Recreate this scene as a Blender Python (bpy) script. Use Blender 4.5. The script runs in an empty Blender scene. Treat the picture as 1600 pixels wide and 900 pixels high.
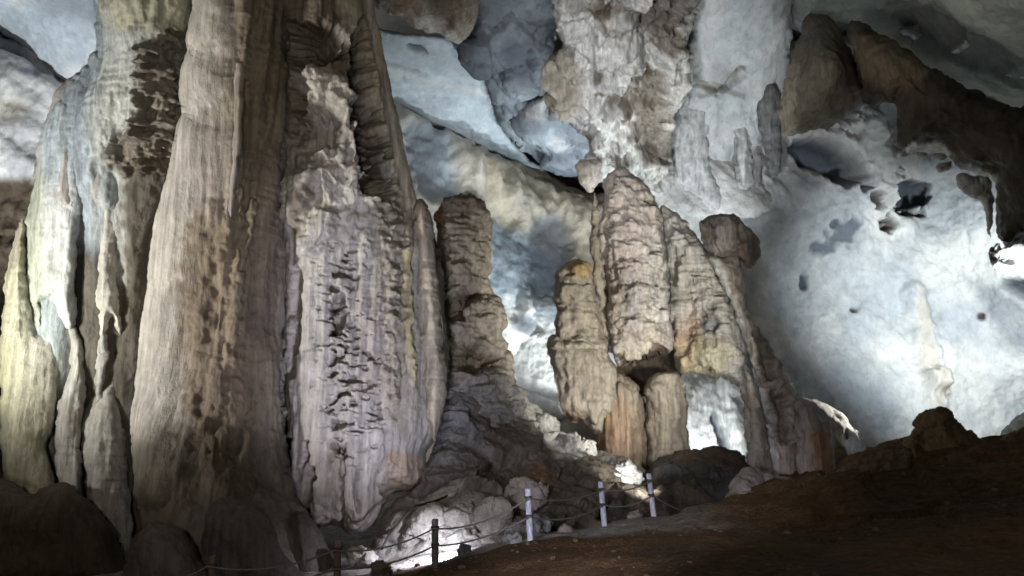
import bpy, math, random
import numpy as np
from mathutils import Vector, Quaternion

random.seed(7)
SC = bpy.context.scene
COL = SC.collection

# ------------------------------------------------------------------ camera
FPX = 1232.0                                   # focal length in pixels of the 1600 px wide photograph
PITCH = math.radians(12.0)
CAM = np.array([0.0, 0.0, 1.6])
FWD = np.array([0.0, math.cos(PITCH), math.sin(PITCH)])
UPV = np.array([0.0, -math.sin(PITCH), math.cos(PITCH)])
RGT = np.array([1.0, 0.0, 0.0])

cd = bpy.data.cameras.new('camera')
cd.lens = FPX / 1600 * 36
cd.sensor_width = 36
cd.clip_end = 400
cd.dof.use_dof = True                          # the phone focused a little short of the columns
cd.dof.focus_distance = 9.0
cd.dof.aperture_fstop = 2.2
cam = bpy.data.objects.new('camera', cd)
COL.objects.link(cam)
cam.location = CAM
cam.rotation_euler = (math.radians(90) + PITCH, 0, 0)
SC.camera = cam


def W(px, py, d):
    """point d metres along the view axis through a pixel of the 1600x900 photograph, in world metres"""
    px, py, d = np.broadcast_arrays(np.asarray(px, float), np.asarray(py, float), np.asarray(d, float))
    v = (FWD + ((px - 800) / FPX)[..., None] * RGT + ((450 - py) / FPX)[..., None] * UPV)
    return CAM + v * d[..., None]


# ------------------------------------------------------------------ world, exposure
wd = bpy.data.worlds.new('World')
SC.world = wd
wd.use_nodes = True
bg = wd.node_tree.nodes['Background']
bg.inputs[0].default_value = (0.75, 0.8, 0.9, 1)
bg.inputs[1].default_value = 0.004
SC.view_settings.view_transform = 'Standard'
SC.view_settings.look = 'None'
SC.view_settings.exposure = 0.0
SC.view_settings.gamma = 1.0
SC.view_settings.use_curve_mapping = False
try:
    SC.cycles.use_denoising = True
    SC.cycles.max_bounces = 5
    SC.cycles.diffuse_bounces = 3
    SC.cycles.caustics_reflective = False
    SC.cycles.caustics_refractive = False
    SC.cycles.sample_clamp_indirect = 3
except Exception:
    pass


# ------------------------------------------------------------------ the cave's floodlights, and added spots that brighten single parts
def spot(name, a, b, power, col, ang, blend=0.6, rad=0.25):
    l = bpy.data.lights.new(name, 'SPOT')
    l.energy = power
    l.color = col
    l.spot_size = math.radians(ang)
    l.spot_blend = blend
    l.shadow_soft_size = rad
    o = bpy.data.objects.new(name, l)
    COL.objects.link(o)
    A, B = Vector(W(*a)), Vector(W(*b))
    o.location = A
    o.rotation_euler = (B - A).to_track_quat('-Z', 'Y').to_euler()
    return o


COOL = (0.87, 0.95, 0.985)
LAV = (0.86, 0.86, 1.0)
WARM = (1.0, 0.98, 0.92)
NEUT = (1.0, 0.975, 0.90)
YGR = (0.96, 1.0, 0.70)
#     name              from (px, py, d)      towards              W     colour  cone blend radius
spot('floodlight_a', (620, 900, 11.6), (575, 540, 20.0), 3600, (0.80, 0.80, 1.0), 58, 0.9, 0.35)
spot('floodlight_sand', (690, 842, 16.2), (680, 880, 16.5), 420, LAV, 155, 0.9, 0.05)
spot('floodlight_b', (-900, 560, 12.5), (230, 330, 20.0), 10000, NEUT, 84, 1.0, 0.7)
spot('floodlight_c', (-260, 600, 16.0), (40, 520, 20.5), 900, YGR, 60, 0.9, 0.4)
spot('floodlight_d', (1235, 640, 19.0), (935, 510, 27.0), 5200, WARM, 82, 0.9, 0.5)
spot('floodlight_e', (1640, 490, 28.5), (1510, 445, 42.0), 11500, COOL, 106, 1.0, 0.6)
spot('floodlight_f', (965, 690, 32.5), (735, 160, 39.0), 6500, COOL, 80, 1.0, 0.6)
spot('floodlight_g', (-60, 560, 27.0), (60, 20, 33.0), 7500, (0.93, 0.97, 1.0), 110, 0.9, 0.6)
spot('floodlight_h', (1240, 560, 29.0), (1055, 290, 35.0), 5600, COOL, 76, 0.8, 0.5)
spot('fill_spot_i', (300, 800, 4.0), (1000, 740, 19.0), 4500, LAV, 34, 0.8, 0.5)  # added fill lamp for the posts and nearby stones
spot('fill_spot_k', (300, 800, 5.0), (1040, 120, 33.0), 24000, (0.95, 0.97, 1.0), 32, 1.0, 0.8)  # added frontal lamp, brightens the drapery and dome
spot('fill_spot_m', (900, 850, 6.0), (1540, -100, 31.0), 8000, NEUT, 20, 0.9, 0.6)  # added frontal lamp to lift the right-hand ceiling
spot('fill_spot_n', (838, 690, 25.6), (800, 430, 38.0), 3800, COOL, 60, 0.9, 0.4)  # added lamp to brighten the wall between the columns
spot('fill_spot_r', (1420, 600, 28.5), (1300, 655, 29.5), 900, WARM, 50, 0.9, 0.1)  # added small spot that brightens the arch
spot('floodlight_t', (1034, 768, 21.6), (925, 705, 24.0), 330, WARM, 95, 0.9, 0.1)
spot('fill_spot_s', (1118, 735, 31.0), (1115, 620, 35.0), 1000, COOL, 110, 0.9, 0.2)  # added local lamp to whiten the curtain behind the ribbed column
spot('fill_spot_q', (150, 700, 2.5), (430, 130, 21.0), 2300, NEUT, 40, 1.0, 0.8)  # added soft frontal fill for the upper left columns
spot('fill_spot_p', (1210, 1190, -9.0), (700, 700, 18.0), 4300, (1.0, 0.9, 0.76), 110, 0.9, 1.5)  # added fill from behind the camera to lift the dark parts


# ------------------------------------------------------------------ noise
def _h(ix, iy, iz, seed):
    h = (ix.astype(np.uint32) * np.uint32(374761393) + iy.astype(np.uint32) * np.uint32(668265263)
         + iz.astype(np.uint32) * np.uint32(2147483647 & 1274126177) + np.uint32((seed * 974634777) & 0xffffffff))
    h = (h ^ (h >> np.uint32(13))) * np.uint32(1274126177)
    h = (h ^ (h >> np.uint32(16))) * np.uint32(2246822519)
    return ((h ^ (h >> np.uint32(15))) & np.uint32(0xffff)).astype(np.float32) / 32767.5 - 1.0


def noise(x, y, z, seed=0):
    x, y, z = [np.asarray(a, np.float32) for a in np.broadcast_arrays(x, y, z)]
    xi, yi, zi = np.floor(x), np.floor(y), np.floor(z)
    fx, fy, fz = x - xi, y - yi, z - zi
    xi, yi, zi = xi.astype(np.int64), yi.astype(np.int64), zi.astype(np.int64)
    u, v, w = [f * f * f * (f * (f * 6 - 15) + 10) for f in (fx, fy, fz)]
    r = 0
    for dx in (0, 1):
        wx = u if dx else 1 - u
        for dy in (0, 1):
            wy = v if dy else 1 - v
            for dz in (0, 1):
                wz = w if dz else 1 - w
                r = r + wx * wy * wz * _h(xi + dx, yi + dy, zi + dz, seed)
    return r


def fbm(P, f, octv=4, seed=0, sx=1, sy=1, sz=1, gain=0.5):
    a, t, r = 1.0, 0.0, 0
    for o in range(octv):
        r = r + a * noise(P[:, 0] * f * sx + 13.7 * o, P[:, 1] * f * sy - 7.1 * o, P[:, 2] * f * sz + 3.3 * o, seed + o)
        t += a
        a *= gain
        f *= 2.03
    return r / t


def ridged(P, f, octv=3, seed=0, sx=1, sy=1, sz=1):
    a, t, r = 1.0, 0.0, 0
    for o in range(octv):
        n = noise(P[:, 0] * f * sx, P[:, 1] * f * sy, P[:, 2] * f * sz, seed + o * 5)
        r = r + a * (1 - np.abs(n))
        t += a
        a *= 0.5
        f *= 2.1
    return r / t


def cells(P, f, seed=0, sx=1, sy=1, sz=1):
    """distance to the nearest and the second nearest feature point, and the id of the nearest"""
    X = np.stack([P[:, 0] * f * sx, P[:, 1] * f * sy, P[:, 2] * f * sz], 1).astype(np.float32)
    I = np.floor(X).astype(np.int64)
    b1 = np.full(len(X), 9.0, np.float32)
    b2 = np.full(len(X), 9.0, np.float32)
    idv = np.zeros(len(X), np.float32)
    for dx in (-1, 0, 1):
        for dy in (-1, 0, 1):
            for dz in (-1, 0, 1):
                a, b, c = I[:, 0] + dx, I[:, 1] + dy, I[:, 2] + dz
                q = (np.stack([a + 0.5 + 0.42 * _h(a, b, c, seed), b + 0.5 + 0.42 * _h(a, b, c, seed + 1),
                               c + 0.5 + 0.42 * _h(a, b, c, seed + 2)], 1) - X)
                d = np.sqrt((q * q).sum(1))
                near = d < b1
                b2 = np.where(near, b1, np.minimum(b2, d))
                idv = np.where(near, _h(a, b, c, seed + 3), idv)
                b1 = np.where(near, d, b1)
    return b1, b2, idv


def sstep(a, b, x):
    t = np.clip((x - a) / (b - a), 0, 1)
    return t * t * (3 - 2 * t)


# ------------------------------------------------------------------ outlines
def smooth_poly(poly, n=4):
    p = np.asarray(poly, float)
    out = []
    N = len(p)
    for i in range(N):
        p0, p1, p2, p3 = p[i - 1], p[i], p[(i + 1) % N], p[(i + 2) % N]
        for k in range(n):
            t = k / n
            out.append(0.5 * ((2 * p1) + (-p0 + p2) * t + (2 * p0 - 5 * p1 + 4 * p2 - p3) * t * t
                              + (-p0 + 3 * p1 - 3 * p2 + p3) * t ** 3))
    return np.array(out)


def sdf(px, py, poly):
    """signed distance in pixels, positive inside, with its gradient"""
    best = np.full(px.shape, 1e18)
    cx = np.zeros(px.shape)
    cy = np.zeros(px.shape)
    inside = np.zeros(px.shape, bool)
    N = len(poly)
    for i in range(N):
        ax, ay = poly[i]
        bx, by = poly[(i + 1) % N]
        ex, ey = bx - ax, by - ay
        L = ex * ex + ey * ey + 1e-12
        t = np.clip(((px - ax) * ex + (py - ay) * ey) / L, 0, 1)
        qx, qy = ax + t * ex, ay + t * ey
        d = (px - qx) ** 2 + (py - qy) ** 2
        m = d < best
        best = np.where(m, d, best)
        cx = np.where(m, qx, cx)
        cy = np.where(m, qy, cy)
        if by != ay:
            hit = ((ay > py) != (by > py)) & (px < (bx - ax) * (py - ay) / (by - ay) + ax)
            inside ^= hit
    d = np.sqrt(best)
    return np.where(inside, d, -d), cx, cy


def line_dist(px, py, pts):
    best = np.full(px.shape, 1e9)
    for (ax, ay), (bx, by) in zip(pts[:-1], pts[1:]):
        ex, ey = bx - ax, by - ay
        t = np.clip(((px - ax) * ex + (py - ay) * ey) / (ex * ex + ey * ey + 1e-9), 0, 1)
        best = np.minimum(best, np.hypot(px - ax - t * ex, py - ay - t * ey))
    return best


class Ctx:
    def area(s, poly, blur=10, wob=6):
        """0..1 inside an outline with a soft, uneven border"""
        w = wob * (noise(s.px / 14, s.py / 14, 0 * s.px, 91) + 0.6 * noise(s.px / 5, s.py / 7, 0 * s.px, 92))
        d, _, _ = sdf(s.px + w, s.py + w * 0.7, smooth_poly(poly, 3))
        return sstep(-blur, blur, d)

    def groove(s, pts, wd_, wob=3):
        w = wob * noise(s.px / 9, s.py / 9, 0 * s.px, 93)
        return 1 - sstep(wd_ * 0.35, wd_, line_dist(s.px + w, s.py + 0.5 * w, pts))

    def flutes(s, f, seed=0, sz=0.06, octv=3):
        return fbm(s.P, f, octv, seed, 1, 1, sz)

    def shelves(s, f, seed=0, rag=0.5, fx=2.5, wave=0.5):
        """short ragged ledges: each row breaks up along its length, its lip hangs over the row below"""
        P = s.P
        t = (P[:, 2] * f + wave * fbm(P, 0.45, 2, seed) + 0.35 * rag * noise(P[:, 0] * fx * 0.45, P[:, 1] * fx * 0.45, P[:, 2] * 0.5, seed + 3)
             + 0.16 * rag * noise(P[:, 0] * fx * 3.1, P[:, 1] * fx * 3.1, P[:, 2] * 1.3, seed + 4))
        k = np.floor(t)
        fr = t - k
        a = noise(P[:, 0] * fx * 0.5 + 5.3 * k, P[:, 1] * fx * 0.5, k * 3.1, seed + 5) + 0.6 * noise(P[:, 0] * fx * 1.6 + 2.3 * k, P[:, 1] * fx * 1.6, k * 1.7, seed + 6)
        amp = 0.12 + 0.88 * sstep(-0.45, 0.75, a)
        cut = 0.10 + 0.10 * noise(P[:, 0] * fx, P[:, 1] * fx, k * 2.2, seed + 7) ** 2
        prof = np.where(fr < cut, fr / cut, 1 - (fr - cut) / (1 - cut))
        zone = 0.55 + 0.45 * sstep(-0.4, 0.3, fbm(P, 0.55, 3, seed + 8))
        return prof ** 0.8 * amp * zone * 1.25

    def lumps(s, f, seed=0, octv=4, sz=1.0):
        return fbm(s.P, f, octv, seed, 1, 1, sz)

    def pop(s, f, seed=0, sz=1.0):
        a, b, i = cells(s.P, f, seed, 1, 1, sz)
        return np.sqrt(np.clip(1 - (a / 0.62) ** 2, 0, 1)) * (0.7 + 0.3 * i)

    def facets(s, f, seed=0, sz=1.0):
        a, b, i = cells(s.P, f, seed, 1, 1, sz)
        return i + 0.5 * (b - a)


# ------------------------------------------------------------------ materials
def rock_material(name, rough=0.75, fine=5.0, bump=0.5, spec=0.3, var=0.3, wet=0.0, streak=0.0):
    m = bpy.data.materials.new(name)
    m.use_nodes = True
    nt = m.node_tree
    N, L = nt.nodes, nt.links
    b = N['Principled BSDF']
    at = N.new('ShaderNodeAttribute')
    at.attribute_name = 'pigment_and_light'
    geo = N.new('ShaderNodeNewGeometry')                # world position: copies and neighbours never share a pattern

    def tex(scale, sz, detail, rough_, dist=0.0):
        mp = N.new('ShaderNodeMapping')
        mp.inputs['Scale'].default_value = (1, 1, sz)
        L.new(geo.outputs['Position'], mp.inputs[0])
        n = N.new('ShaderNodeTexNoise')
        n.inputs['Scale'].default_value = scale
        n.inputs['Detail'].default_value = detail
        n.inputs['Roughness'].default_value = rough_
        n.inputs['Distortion'].default_value = dist
        L.new(mp.outputs[0], n.inputs['Vector'])
        return n.outputs[0]

    def ramp(src, a, b_, lo, hi):
        r = N.new('ShaderNodeMapRange')
        for k, v in zip((1, 2, 3, 4), (a, b_, lo, hi)):
            r.inputs[k].default_value = v
        L.new(src, r.inputs[0])
        return r.outputs[0]

    def mul(a, b_):
        k = N.new('ShaderNodeMath')
        k.operation = 'MULTIPLY'
        L.new(a, k.inputs[0])
        L.new(b_, k.inputs[1])
        return k.outputs[0]
    n1 = tex(fine, 0.6, 10, 0.72)
    n2 = tex(fine * 0.28, 0.7, 6, 0.6, 0.8)
    n3 = tex(fine * 0.9, 0.09, 6, 0.65, 0.3)
    n4 = tex(fine * 1.7, 0.8, 5, 0.6, 0.5)
    f = mul(ramp(n1, 0.3, 0.7, 1 - var, 1 + var * 0.9), ramp(n2, 0.3, 0.7, 1 - var * 0.8, 1 + var * 0.6))
    f = mul(f, ramp(n4, 0.29, 0.40, 1 - var * 1.5, 1.0))            # dark specks of dirt
    if streak:
        f = mul(f, ramp(n3, 0.36, 0.62, 1 - streak, 1 + streak * 0.5))  # mineral streaks down the flow
    mx = N.new('ShaderNodeMix')
    mx.data_type = 'RGBA'
    mx.blend_type = 'MULTIPLY'
    mx.inputs[0].default_value = 1.0
    L.new(at.outputs['Color'], mx.inputs[6])
    L.new(f, mx.inputs[7])
    L.new(mx.outputs[2], b.inputs['Base Color'])
    b.inputs['Roughness'].default_value = rough
    b.inputs['Specular IOR Level'].default_value = spec
    if wet:
        L.new(ramp(n2, 0.4, 0.6, rough - wet, rough), b.inputs['Roughness'])
    ad = N.new('ShaderNodeMath')
    ad.operation = 'ADD'
    L.new(n1, ad.inputs[0])
    L.new(n3 if streak else n4, ad.inputs[1])
    bp = N.new('ShaderNodeBump')
    bp.inputs['Strength'].default_value = bump
    bp.inputs['Distance'].default_value = 0.09
    L.new(ad.outputs[0], bp.inputs['Height'])
    L.new(bp.outputs[0], b.inputs['Normal'])
    return m


M_ROCK = rock_material('flowstone', 0.72, 7.0, 0.7, 0.25, 0.19, 0.2, 0.32)
M_WALL = rock_material('cave_limestone', 0.85, 3.4, 0.65, 0.15, 0.13)
M_CLAY = rock_material('dry_clay', 0.95, 9.0, 1.0, 0.1, 0.42)
M_RUB = rock_material('broken_rock', 0.8, 6.0, 0.9, 0.2, 0.3)

CALC = np.array([0.50, 0.48, 0.44])
WHITE = np.array([0.62, 0.62, 0.60])
GREY = np.array([0.34, 0.34, 0.34])
BLUE = np.array([0.33, 0.38, 0.42])
TAN = np.array([0.365, 0.322, 0.252])
BROWN = np.array([0.16, 0.122, 0.083])
DARK = np.array([0.07, 0.055, 0.04])
SLATE = np.array([0.13, 0.15, 0.18])
YELL = np.array([0.42, 0.37, 0.16])
RUST = np.array([0.36, 0.20, 0.11])
PINK = np.array([0.40, 0.35, 0.325])


# ------------------------------------------------------------------ meshes
def tag(o, label=None, cat=None, group=None, kind=None):
    if label:
        o['label'] = label
    if cat:
        o['category'] = cat
    if group:
        o['group'] = group
    if kind:
        o['kind'] = kind
    return o


def empty(name, loc):
    o = bpy.data.objects.new(name, None)
    COL.objects.link(o)
    o.location = loc
    o.empty_display_size = 0.3
    return o


def make_mesh(name, V, F, mat, colr=None, parent=None, origin=None, smooth=True):
    V = np.asarray(V, np.float32)
    F = np.asarray(F, np.int32)
    if origin is None:
        origin = np.array([0, 0, 0], np.float32) if parent is None else np.array(parent.location, np.float32)
    origin = np.asarray(origin, np.float32)
    me = bpy.data.meshes.new(name)
    n = F.shape[1]
    me.vertices.add(len(V))
    me.vertices.foreach_set('co', (V - origin).ravel())
    me.loops.add(F.size)
    me.loops.foreach_set('vertex_index', F.ravel())
    me.polygons.add(len(F))
    me.polygons.foreach_set('loop_start', np.arange(0, F.size, n, dtype=np.int32))
    me.polygons.foreach_set('use_smooth', np.full(len(F), smooth))
    me.update(calc_edges=True)
    if colr is not None:
        a = me.color_attributes.new('pigment_and_light', 'FLOAT_COLOR', 'POINT')
        a.data.foreach_set('color', np.concatenate([colr, np.ones((len(V), 1))], 1).astype(np.float32).ravel())
    me.materials.append(mat)
    o = bpy.data.objects.new(name, me)
    COL.objects.link(o)
    if parent is not None:
        o.parent = parent
    else:
        o.location = origin
    return o


def depth_plane(pts):
    """smooth depth through (px, py, d) control points"""
    pts = np.asarray(pts, float)
    if len(pts) == 1:
        return lambda px, py: np.full(px.shape, pts[0, 2])
    if len(pts) == 2:
        a, b = pts
        u = b[:2] - a[:2]
        L = u @ u
        return lambda px, py: a[2] + (b[2] - a[2]) * (((px - a[0]) * u[0] + (py - a[1]) * u[1]) / L)
    if len(pts) == 3:
        m = pts.mean(0)
        A = np.r_[(pts[:, :2] - m[:2]) / 100.0, 0.15 * np.eye(2)]
        c = np.linalg.lstsq(A, np.r_[pts[:, 2] - m[2], 0, 0], rcond=None)[0] / 100.0
        return lambda px, py: c[0] * (px - m[0]) + c[1] * (py - m[1]) + m[2]
    q = pts[:, :2] / 200.0
    r = np.hypot(q[:, None, 0] - q[None, :, 0], q[:, None, 1] - q[None, :, 1])
    K = r
    n = len(q)
    A = np.zeros((n + 3, n + 3))
    A[:n, :n] = K + 1e-6 * np.eye(n)
    A[:n, n:] = np.c_[q, np.ones(n)]
    A[n:, :n] = A[:n, n:].T
    s = np.linalg.solve(A, np.r_[pts[:, 2], 0, 0, 0])

    def f(px, py):
        x, y = px / 200.0, py / 200.0
        o = s[n] * x + s[n + 1] * y + s[n + 2]
        for i in range(n):
            o = o + s[i] * np.hypot(x - q[i, 0], y - q[i, 1])
        return o
    return f


def body(name, poly, depth, thick, wr, relief=None, paint=None, base=CALC, second=None, mat=None, step=2.5,
         parent=None, warp=4.0, back=True, warpf=18.0, expo=2.0, mix=0.5, seed=0, streak=True, ns=0.5, n=4, micro=1.0):
    """a closed mass of rock: its outline stands at its own distance, swells to 'thick' metres and carries a relief"""
    poly = smooth_poly(poly, n) if n > 1 else np.asarray(poly, float)
    dep = depth_plane(depth) if not callable(depth) else depth
    x0, y0 = poly.min(0) - 3 * step - warp
    x1, y1 = poly.max(0) + 3 * step + warp
    gx = np.arange(x0, x1, step)
    gy = np.arange(y0, y1, step)
    X, Y = np.meshgrid(gx, gy)
    wx = warp * (noise(X / warpf, Y / warpf, 0 * X, seed + 40) + 0.5 * noise(X / warpf * 2.7, Y / warpf * 2.7, 0 * X, seed + 41))
    wy = warp * (noise(X / warpf, Y / warpf, 0 * X + 9, seed + 42) + 0.5 * noise(X / warpf * 2.7, Y / warpf * 2.7, 0 * X, seed + 43))
    S, CX, CY = sdf(X + wx, Y + wy, poly)
    quad_ok = np.minimum.reduce([S[:-1, :-1], S[1:, :-1], S[:-1, 1:], S[1:, 1:]]) > -1.5 * step
    need = np.zeros(S.shape, bool)
    for sl in ((slice(0, -1), slice(0, -1)), (slice(1, None), slice(0, -1)), (slice(0, -1), slice(1, None)), (slice(1, None), slice(1, None))):
        need[sl] |= quad_ok
    out = need & (S < 0)
    X = np.where(out, CX - wx, X)
    Y = np.where(out, CY - wy, Y)
    S = np.maximum(S, 0)
    # the uneven outline belongs to the rim only: inside, the swell follows the plain outline
    S0, _, _ = sdf(X, Y, poly)
    tt = sstep(2.0, max(8.0, min(26.0, 0.5 * wr)), S)
    rim_s = S
    S = S * (1 - tt) + np.maximum(S0, 0.01) * tt
    S = np.where(rim_s <= 0, 0, S)
    prof = np.power(np.clip(1 - np.power(1 - np.clip(S / wr, 0, 1), expo), 0, 1), 1 / expo)
    D0 = dep(X, Y)
    Df = D0 - thick * prof
    P = W(X, Y, Df)
    # normals of the swollen surface
    du = np.gradient(P, axis=1)
    dv = np.gradient(P, axis=0)
    Nn = np.cross(du, dv)
    Nn /= np.linalg.norm(Nn, axis=2, keepdims=True) + 1e-9
    view = P - CAM
    flip = (Nn * view).sum(2) > 0
    Nn[flip] *= -1
    # keep the direction mostly towards the viewer's hall so the outline holds
    Nn = Nn * 0.75 - 0.25 * view / np.linalg.norm(view, axis=2, keepdims=True)
    idx = np.full(S.shape, -1)
    idx[need] = np.arange(need.sum())
    c = Ctx()
    c.px, c.py, c.P, c.s = X[need], Y[need], P[need], S[need]
    edge = sstep(0, max(4.0, min(wr * 0.3, 14)), c.s)
    V = c.P.copy()
    if relief is not None:
        h = relief(c)
        if micro:
            micro = micro * (1.4 if mat is M_WALL else 1.0)
            h = h + micro * getattr(c, 'rough', 1.0) * (0.05 * fbm(c.P, 2.6, 3, seed + 80, 1, 1, 0.8) + 0.035 * (ridged(c.P, 4.5, 2, seed + 84) - 0.6))
        V = V + Nn[need] * (h * (0.25 + 0.75 * edge))[:, None]
    # pigment
    second = base if second is None else second
    k = fbm(c.P, ns, 4, seed + 60, 1, 1, 0.25 if streak else 1.0)
    k = sstep(-0.35, 0.35, k + (mix - 0.5) * 1.2)
    C = base[None] * (1 - k[:, None]) + second[None] * k[:, None]
    C = C * (1 + 0.16 * fbm(c.P, 2.2, 3, seed + 70, 1, 1, 0.3 if streak else 1))[:, None]
    if paint is not None:
        for colr, mask in paint(c):
            mask = np.clip(mask, 0, 1)[:, None]
            C = C * (1 - mask) + colr[None] * mask * (1 + 0.12 * fbm(c.P, 3.0, 2, seed + 75))[:, None]
    C = np.clip(C, 0.01, 0.8)
    a, b, cc, d = idx[:-1, :-1][quad_ok], idx[:-1, 1:][quad_ok], idx[1:, 1:][quad_ok], idx[1:, :-1][quad_ok]
    F = np.stack([a, d, cc, b], 1)
    if back:
        Pb = W(c.px, c.py, D0[need] + thick * (prof[need] * 0.9 + 0.02))
        rim = c.s <= 0
        Pb[rim] = V[rim]
        nv = len(V)
        F = np.concatenate([F, np.stack([b, cc, d, a], 1) + nv])
        V = np.concatenate([V, Pb])
        C = np.concatenate([C, C])
    return make_mesh(name, V, F, mat or M_ROCK, C, parent)


def base_of(px, py, d):
    return Vector(W(px, py, d))

# ================================================================== the setting
# ---- floor of the hall: one sheet
def tps(pts, vals, reg=0.02):
    pts = np.asarray(pts, float)
    n = len(pts)
    r = np.linalg.norm(pts[:, None] - pts[None], axis=2)
    A = np.zeros((n + 3, n + 3))
    A[:n, :n] = r + reg * np.eye(n)
    A[:n, n:] = np.c_[pts, np.ones(n)]
    A[n:, :n] = A[:n, n:].T
    s = np.linalg.solve(A, np.r_[vals, 0, 0, 0])

    def f(x, y):
        o = s[n] * x + s[n + 1] * y + s[n + 2]
        for i in range(n):
            o = o + s[i] * np.hypot(x - pts[i, 0], y - pts[i, 1])
        return o
    return f


FL = [(800, 905, 10.6), (1000, 870, 11.5), (640, 900, 14.9), (735, 870, 14.8), (828, 848, 14.7), (942, 823, 17.6), (1020, 806, 18.3), (1100, 802, 18.6),
      (1180, 795, 18.6), (1240, 772, 18.8), (1310, 728, 19.6), (1380, 706, 20.4), (1430, 690, 21.2), (1470, 682, 21.3), (1520, 690, 20.8), (1600, 678, 21.5), (1750, 680, 22),
      (1250, 840, 13.5), (1450, 800, 14.0), (1600, 905, 8.5), (1250, 905, 9.6), (1600, 790, 14.5), (1420, 740, 17.5), (1560, 730, 18),
      (525, 925, 14.0), (325, 935, 13.5), (150, 940, 15), (0, 920, 17), (-200, 920, 18), (300, 905, 17), (560, 882, 17.8), (640, 873, 17.4), (700, 862, 17.2), (760, 850, 17.6),
      (860, 836, 19), (940, 832, 20.5), (1020, 815, 21), (500, 860, 20), (200, 860, 22), (900, 770, 27), (1000, 765, 27.5), (1100, 760, 27.5), (1200, 770, 24),
      (1350, 720, 27), (1500, 720, 30), (1650, 700, 32), (1000, 742, 34), (1300, 700, 36), (1600, 690, 40), (700, 750, 30)]
fp = [W(*q) for q in FL]
fx = [(p[0], p[1]) for p in fp] + [(-8, -8), (0, -8), (8, -8), (-7, 2), (0, 2), (7, 3), (-30, 20), (-30, 45), (30, 20), (40, 45), (0, 60), (-30, 60), (30, 60), (-25, -10), (30, -8), (-12, 8), (0, 6), (-5, 9)]
fz = [p[2] for p in fp] + [0, 0, 0.3, -0.3, 0, 0.5, -2, 0, 3.5, 4, 2.5, 2, 4, -1, 2, -1.0, -0.1, -0.5]
floor_z = tps(fx, fz)


def floor_height(x, y):
    x, y = np.asarray(x, float), np.asarray(y, float)
    P = np.stack([x.ravel(), y.ravel(), 0 * x.ravel()], 1)
    z = floor_z(x, y).ravel()
    z = z + (0.16 - 0.12 * sstep(13.8, 14.8, P[:, 1]) * sstep(1.5, 0.0, P[:, 0])) * fbm(P, 0.45, 4, 300) + 0.06 * fbm(P, 2.0, 3, 310)
    rocky = sstep(2.0, 6.0, P[:, 0]) * sstep(12.0, 17.0, P[:, 1]) * sstep(40.0, 26.0, P[:, 1])
    _, _, ci = cells(P, 0.55, 330, 1, 1, 0.0)
    z = z + rocky * (0.16 * ci + 0.22 * fbm(P, 0.9, 4, 335)) + 0.035 * (ridged(P, 1.6, 3, 340) - 0.6)
    return z.reshape(x.shape)


def axis(a, b, segs):
    out = []
    for lo, hi, st in segs:
        out.append(np.arange(lo, hi, st))
    return np.concatenate(out)


gx = axis(0, 0, [(-60, -16, 1.2), (-16, -8, 0.3), (-8, 16, 0.09), (16, 26, 0.4), (26, 61, 1.2)])
gy = axis(0, 0, [(-30, 6, 0.8), (6, 25, 0.09), (25, 36, 0.3), (36, 72, 1.2)])
X, Y = np.meshgrid(gx, gy)
Z = floor_height(X, Y)
P = np.stack([X.ravel(), Y.ravel(), Z.ravel()], 1)
k = sstep(-0.3, 0.4, fbm(P, 0.35, 4, 320))[:, None]
cl = np.array([0.155, 0.092, 0.047])[None] * (1 - k) + np.array([0.10, 0.064, 0.038])[None] * k
sand = sstep(0.2, -0.8, P[:, 2] + 0.02 * P[:, 1] - 0.3 + 0.3 * fbm(P, 0.5, 3, 325))
beyond = sstep(15.6, 17.0, P[:, 1] + 0.15 * P[:, 0]) * sstep(5.0, 2.0, P[:, 0])
sand = np.clip(beyond, 0, 1)[:, None]
cl = cl * (1 - sand) + np.array([0.46, 0.43, 0.40])[None] * sand
ny, nx = X.shape
I = np.arange(nx * ny).reshape(ny, nx)
F = np.stack([I[:-1, :-1].ravel(), I[:-1, 1:].ravel(), I[1:, 1:].ravel(), I[1:, :-1].ravel()], 1)
tag(make_mesh('cave_floor', P, F, M_CLAY, cl), kind='structure')

# ---- the vault round everything, camera included
th = np.linspace(0, 2 * math.pi, 181)
ph = np.linspace(-0.55, 0.5 * math.pi, 70)
T, H = np.meshgrid(th, ph)
Vv = np.stack([46 * np.cos(T) * np.cos(H), 14 + 44 * np.sin(T) * np.cos(H), 3 + 27 * np.sin(H)], 2).reshape(-1, 3)
nrm = Vv - np.array([0, 14, 3])
nrm /= np.linalg.norm(nrm, axis=1, keepdims=True)
Vv = Vv + nrm * (2.5 * fbm(Vv, 0.09, 5, 400) + 0.8 * ridged(Vv, 0.3, 3, 410, 1, 1, 0.5))[:, None]
kk = sstep(-0.2, 0.4, fbm(Vv, 0.15, 4, 420))[:, None]
I = np.arange(T.size).reshape(T.shape)
F = np.stack([I[:-1, :-1].ravel(), I[1:, :-1].ravel(), I[1:, 1:].ravel(), I[:-1, 1:].ravel()], 1)
tag(make_mesh('cave_ceiling', Vv, F, M_WALL, GREY[None] * (1 - kk) + TAN[None] * kk), kind='structure')

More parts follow.
